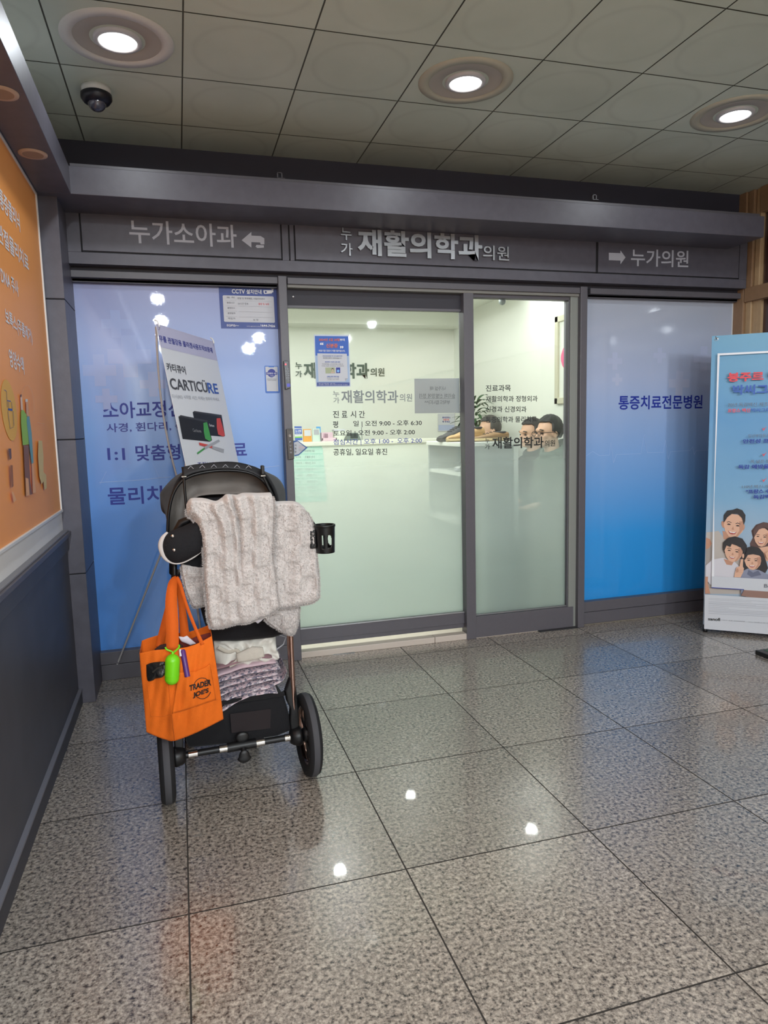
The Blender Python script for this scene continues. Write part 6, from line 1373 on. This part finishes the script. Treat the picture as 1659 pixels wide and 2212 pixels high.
# straps
def ribbon(path, widths, ys, name, m=ORANGED, th=0.003):
    pf = fine(path, 6); n = len(pf); mb = MB(); A, B = [], []
    for i, (u, v) in enumerate(pf):
        t_ = i/(n-1); k = min(len(widths)-2, int(t_*(len(widths)-1))); f_ = t_*(len(widths)-1)-k; wd = widths[k]+(widths[k+1]-widths[k])*f_; y = ys[k]+(ys[k+1]-ys[k])*f_
        p0 = pf[max(0, i-1)]; p1 = pf[min(n-1, i+1)]; d = Vector((p1[0]-p0[0], p1[1]-p0[1])).normalized(); nx, ny = -d.y, d.x
        A.append(PY(u+nx*wd/2, v+ny*wd/2, y)); B.append(PY(u-nx*wd/2, v-ny*wd/2, y))
    mb.add(A+B, [(i, i+1, n+i+1, n+i) for i in range(n-1)], m); return mb.build(name, tb, solid=th)
ribbon([(344, 1398), (350, 1370), (362, 1320), (372, 1275), (379, 1256)], [15, 16, 14, 10, 9], [2.32, 2.33, 2.34, 2.335, 2.33], 'strap')
ribbon([(400, 1386), (396, 1340), (390, 1290), (384, 1258), (380, 1250)], [22, 18, 13, 9, 9], [2.32, 2.33, 2.33, 2.33, 2.325], 'strap')
ribbon([(373, 1402), (372, 1350), (370, 1300), (373, 1262), (382, 1247)], [27, 28, 26, 20, 10], [2.205, 2.23, 2.27, 2.30, 2.318], 'strap')
ribbon([(381, 1247), (389, 1262), (402, 1305), (420, 1352), (437, 1392)], [9, 8, 7, 7, 9], [2.318, 2.305, 2.28, 2.25, 2.215], 'strap')
# printed badge on the pocket
LOGO = mat('logo_black', (34, 22, 18), 0.7)
def bag_text(txt, l, r, h, bold, name, skew):
    V, Fs, asp = text_data(txt, bold); mb = MB(); out = []
    for v in V:
        u = l[0]+(r[0]-l[0])*v.x; vv = l[1]+(r[1]-l[1])*v.x + h*(0.5-v.y); out.append(bs_(u+skew*(v.y-.5), vv, 0.0085))
    mb.add(out, Fs, LOGO, True); mb.build(name, tb, recalc=False)
bag_text('TRADER', (409, 1487), (456, 1473), 13, 0.045, 'badge_words', 0); bag_text('JOE\'S', (417, 1503), (451, 1492), 13, 0.045, 'badge_words', 0)
for a0_, a1_ in ((195, 345), (20, 160)):
    mb = MB(); mb.tube([bs_(434+19*math.cos(math.radians(a))+3, 1487+22.5*math.sin(math.radians(a)), 0.0082) for a in range(a0_, a1_+1, 6)], 0.0010, LOGO, 6); mb.build('badge_ring', tb)
# pieces held by the bag
t = thing('waste_bag_roll', 'black plastic bag poking out of the side pocket of the orange tote', 'plastic bag', bs_(337, 1468, 0.01))
mb = MB(); mb.pillow([bs_(u, v, 0.004) for u, v in fine([(316, 1436), (330, 1431), (358, 1430), (360, 1445), (352, 1462), (336, 1466), (330, 1470), (318, 1469), (316, 1436)], 4)[:-1]], bs_(337, 1450, 0.006), (0, -1, 0), 0.007, mat('black_film', (30, 30, 30), 0.3, bump=0.6, bscale=90), 6, back=0.004); mb.build('plastic_film', t)
mb = MB(); mb.tube([bs_(330, 1452, 0.012), bs_(340, 1444, 0.014), bs_(352, 1440, 0.012)], 0.003, mat('black_film_fold', (58, 56, 52), 0.3), 8); mb.build('twist', t)
t = thing('tissue', 'crumpled white tissue showing at the mouth of the orange tote', 'tissue', SY(407, 1392, 2.27))
mb = MB(); mb.pillow(strip_px([(384, 1374), (396, 1376), (404, 1373), (412, 1380), (424, 1390), (412, 1394), (402, 1390), (392, 1386)], 2.27), SY(404, 1383, 2.27), (0, -1, 0.3), 0.006, TISSUE, 5); mb.build('sheet', t)
t = thing('black_pouch', 'dark pouch inside the mouth of the orange tote', 'pouch', SY(352, 1402, 2.28))
mb = MB(); mb.pillow(strip_px([(334, 1402), (346, 1393), (362, 1390), (384, 1388), (396, 1394), (392, 1404), (360, 1408), (338, 1410)], 2.285), SY(364, 1399, 2.285), (0, -1, 0), 0.012, mat('pouch_dark', (62, 40, 38), 0.9), 5); mb.build('body', t)
t = thing('marker_pen', 'purple marker standing in the pocket of the orange tote', 'pen', bs_(402, 1455, 0.006))
mb = MB(); p0, p1 = bs_(394, 1403, 0.006), bs_(405, 1462, 0.006); mb.tube([p0, p0.lerp(p1, .06), p0.lerp(p1, .5), p1], [0.005, 0.0085, 0.0085, 0.0085], PURPLE, 12); mb.build('barrel', t)
mb = MB(); q = bs_(389, 1403, 0.008); q2 = bs_(390, 1418, 0.008); mb.tube([q, q2], 0.004, WPLAS, 8); mb.build('clip', t)
t = thing('bag_dispenser', 'lime green capsule dispenser hanging from the strap of the orange tote', 'dispenser', PY(371, 1479, 2.165))
mb = MB(); a, b = PY(373, 1413, 2.165), PY(371, 1479, 2.165); rC = 15.2*2.19/FPX; ax_ = (b-a).normalized(); p0, p1 = a+ax_*rC, b-ax_*rC; pts, rs = [], []
for k in range(9): th = PI/2*k/8; pts.append(p0-ax_*rC*math.cos(th)); rs.append(max(0.0003, rC*math.sin(th)))
for k in range(1, 9): th = PI/2*k/8; pts.append(p1+ax_*rC*math.sin(th)); rs.append(max(0.0003, rC*math.cos(th)))
mb.tube(pts, rs, LIME, 28); mb.build('capsule', t)
mb = MB(); q = p0.lerp(p1, 0.80); mb.tube([q, q+ax_*0.0012], rC*1.012, LIME, 28); mb.build('cap_seam', t)
mb = MB(); mb.tube(strip_px(fine([(357, 1398), (360, 1403), (370, 1407), (374, 1410), (380, 1405), (387, 1398), (386, 1393)], 4), 2.178), 0.0028, LIME, 8); mb.tube([PY(373, 1408, 2.172), PY(373, 1414, 2.168)], 0.004, LIME, 8); mb.build('loop', t)
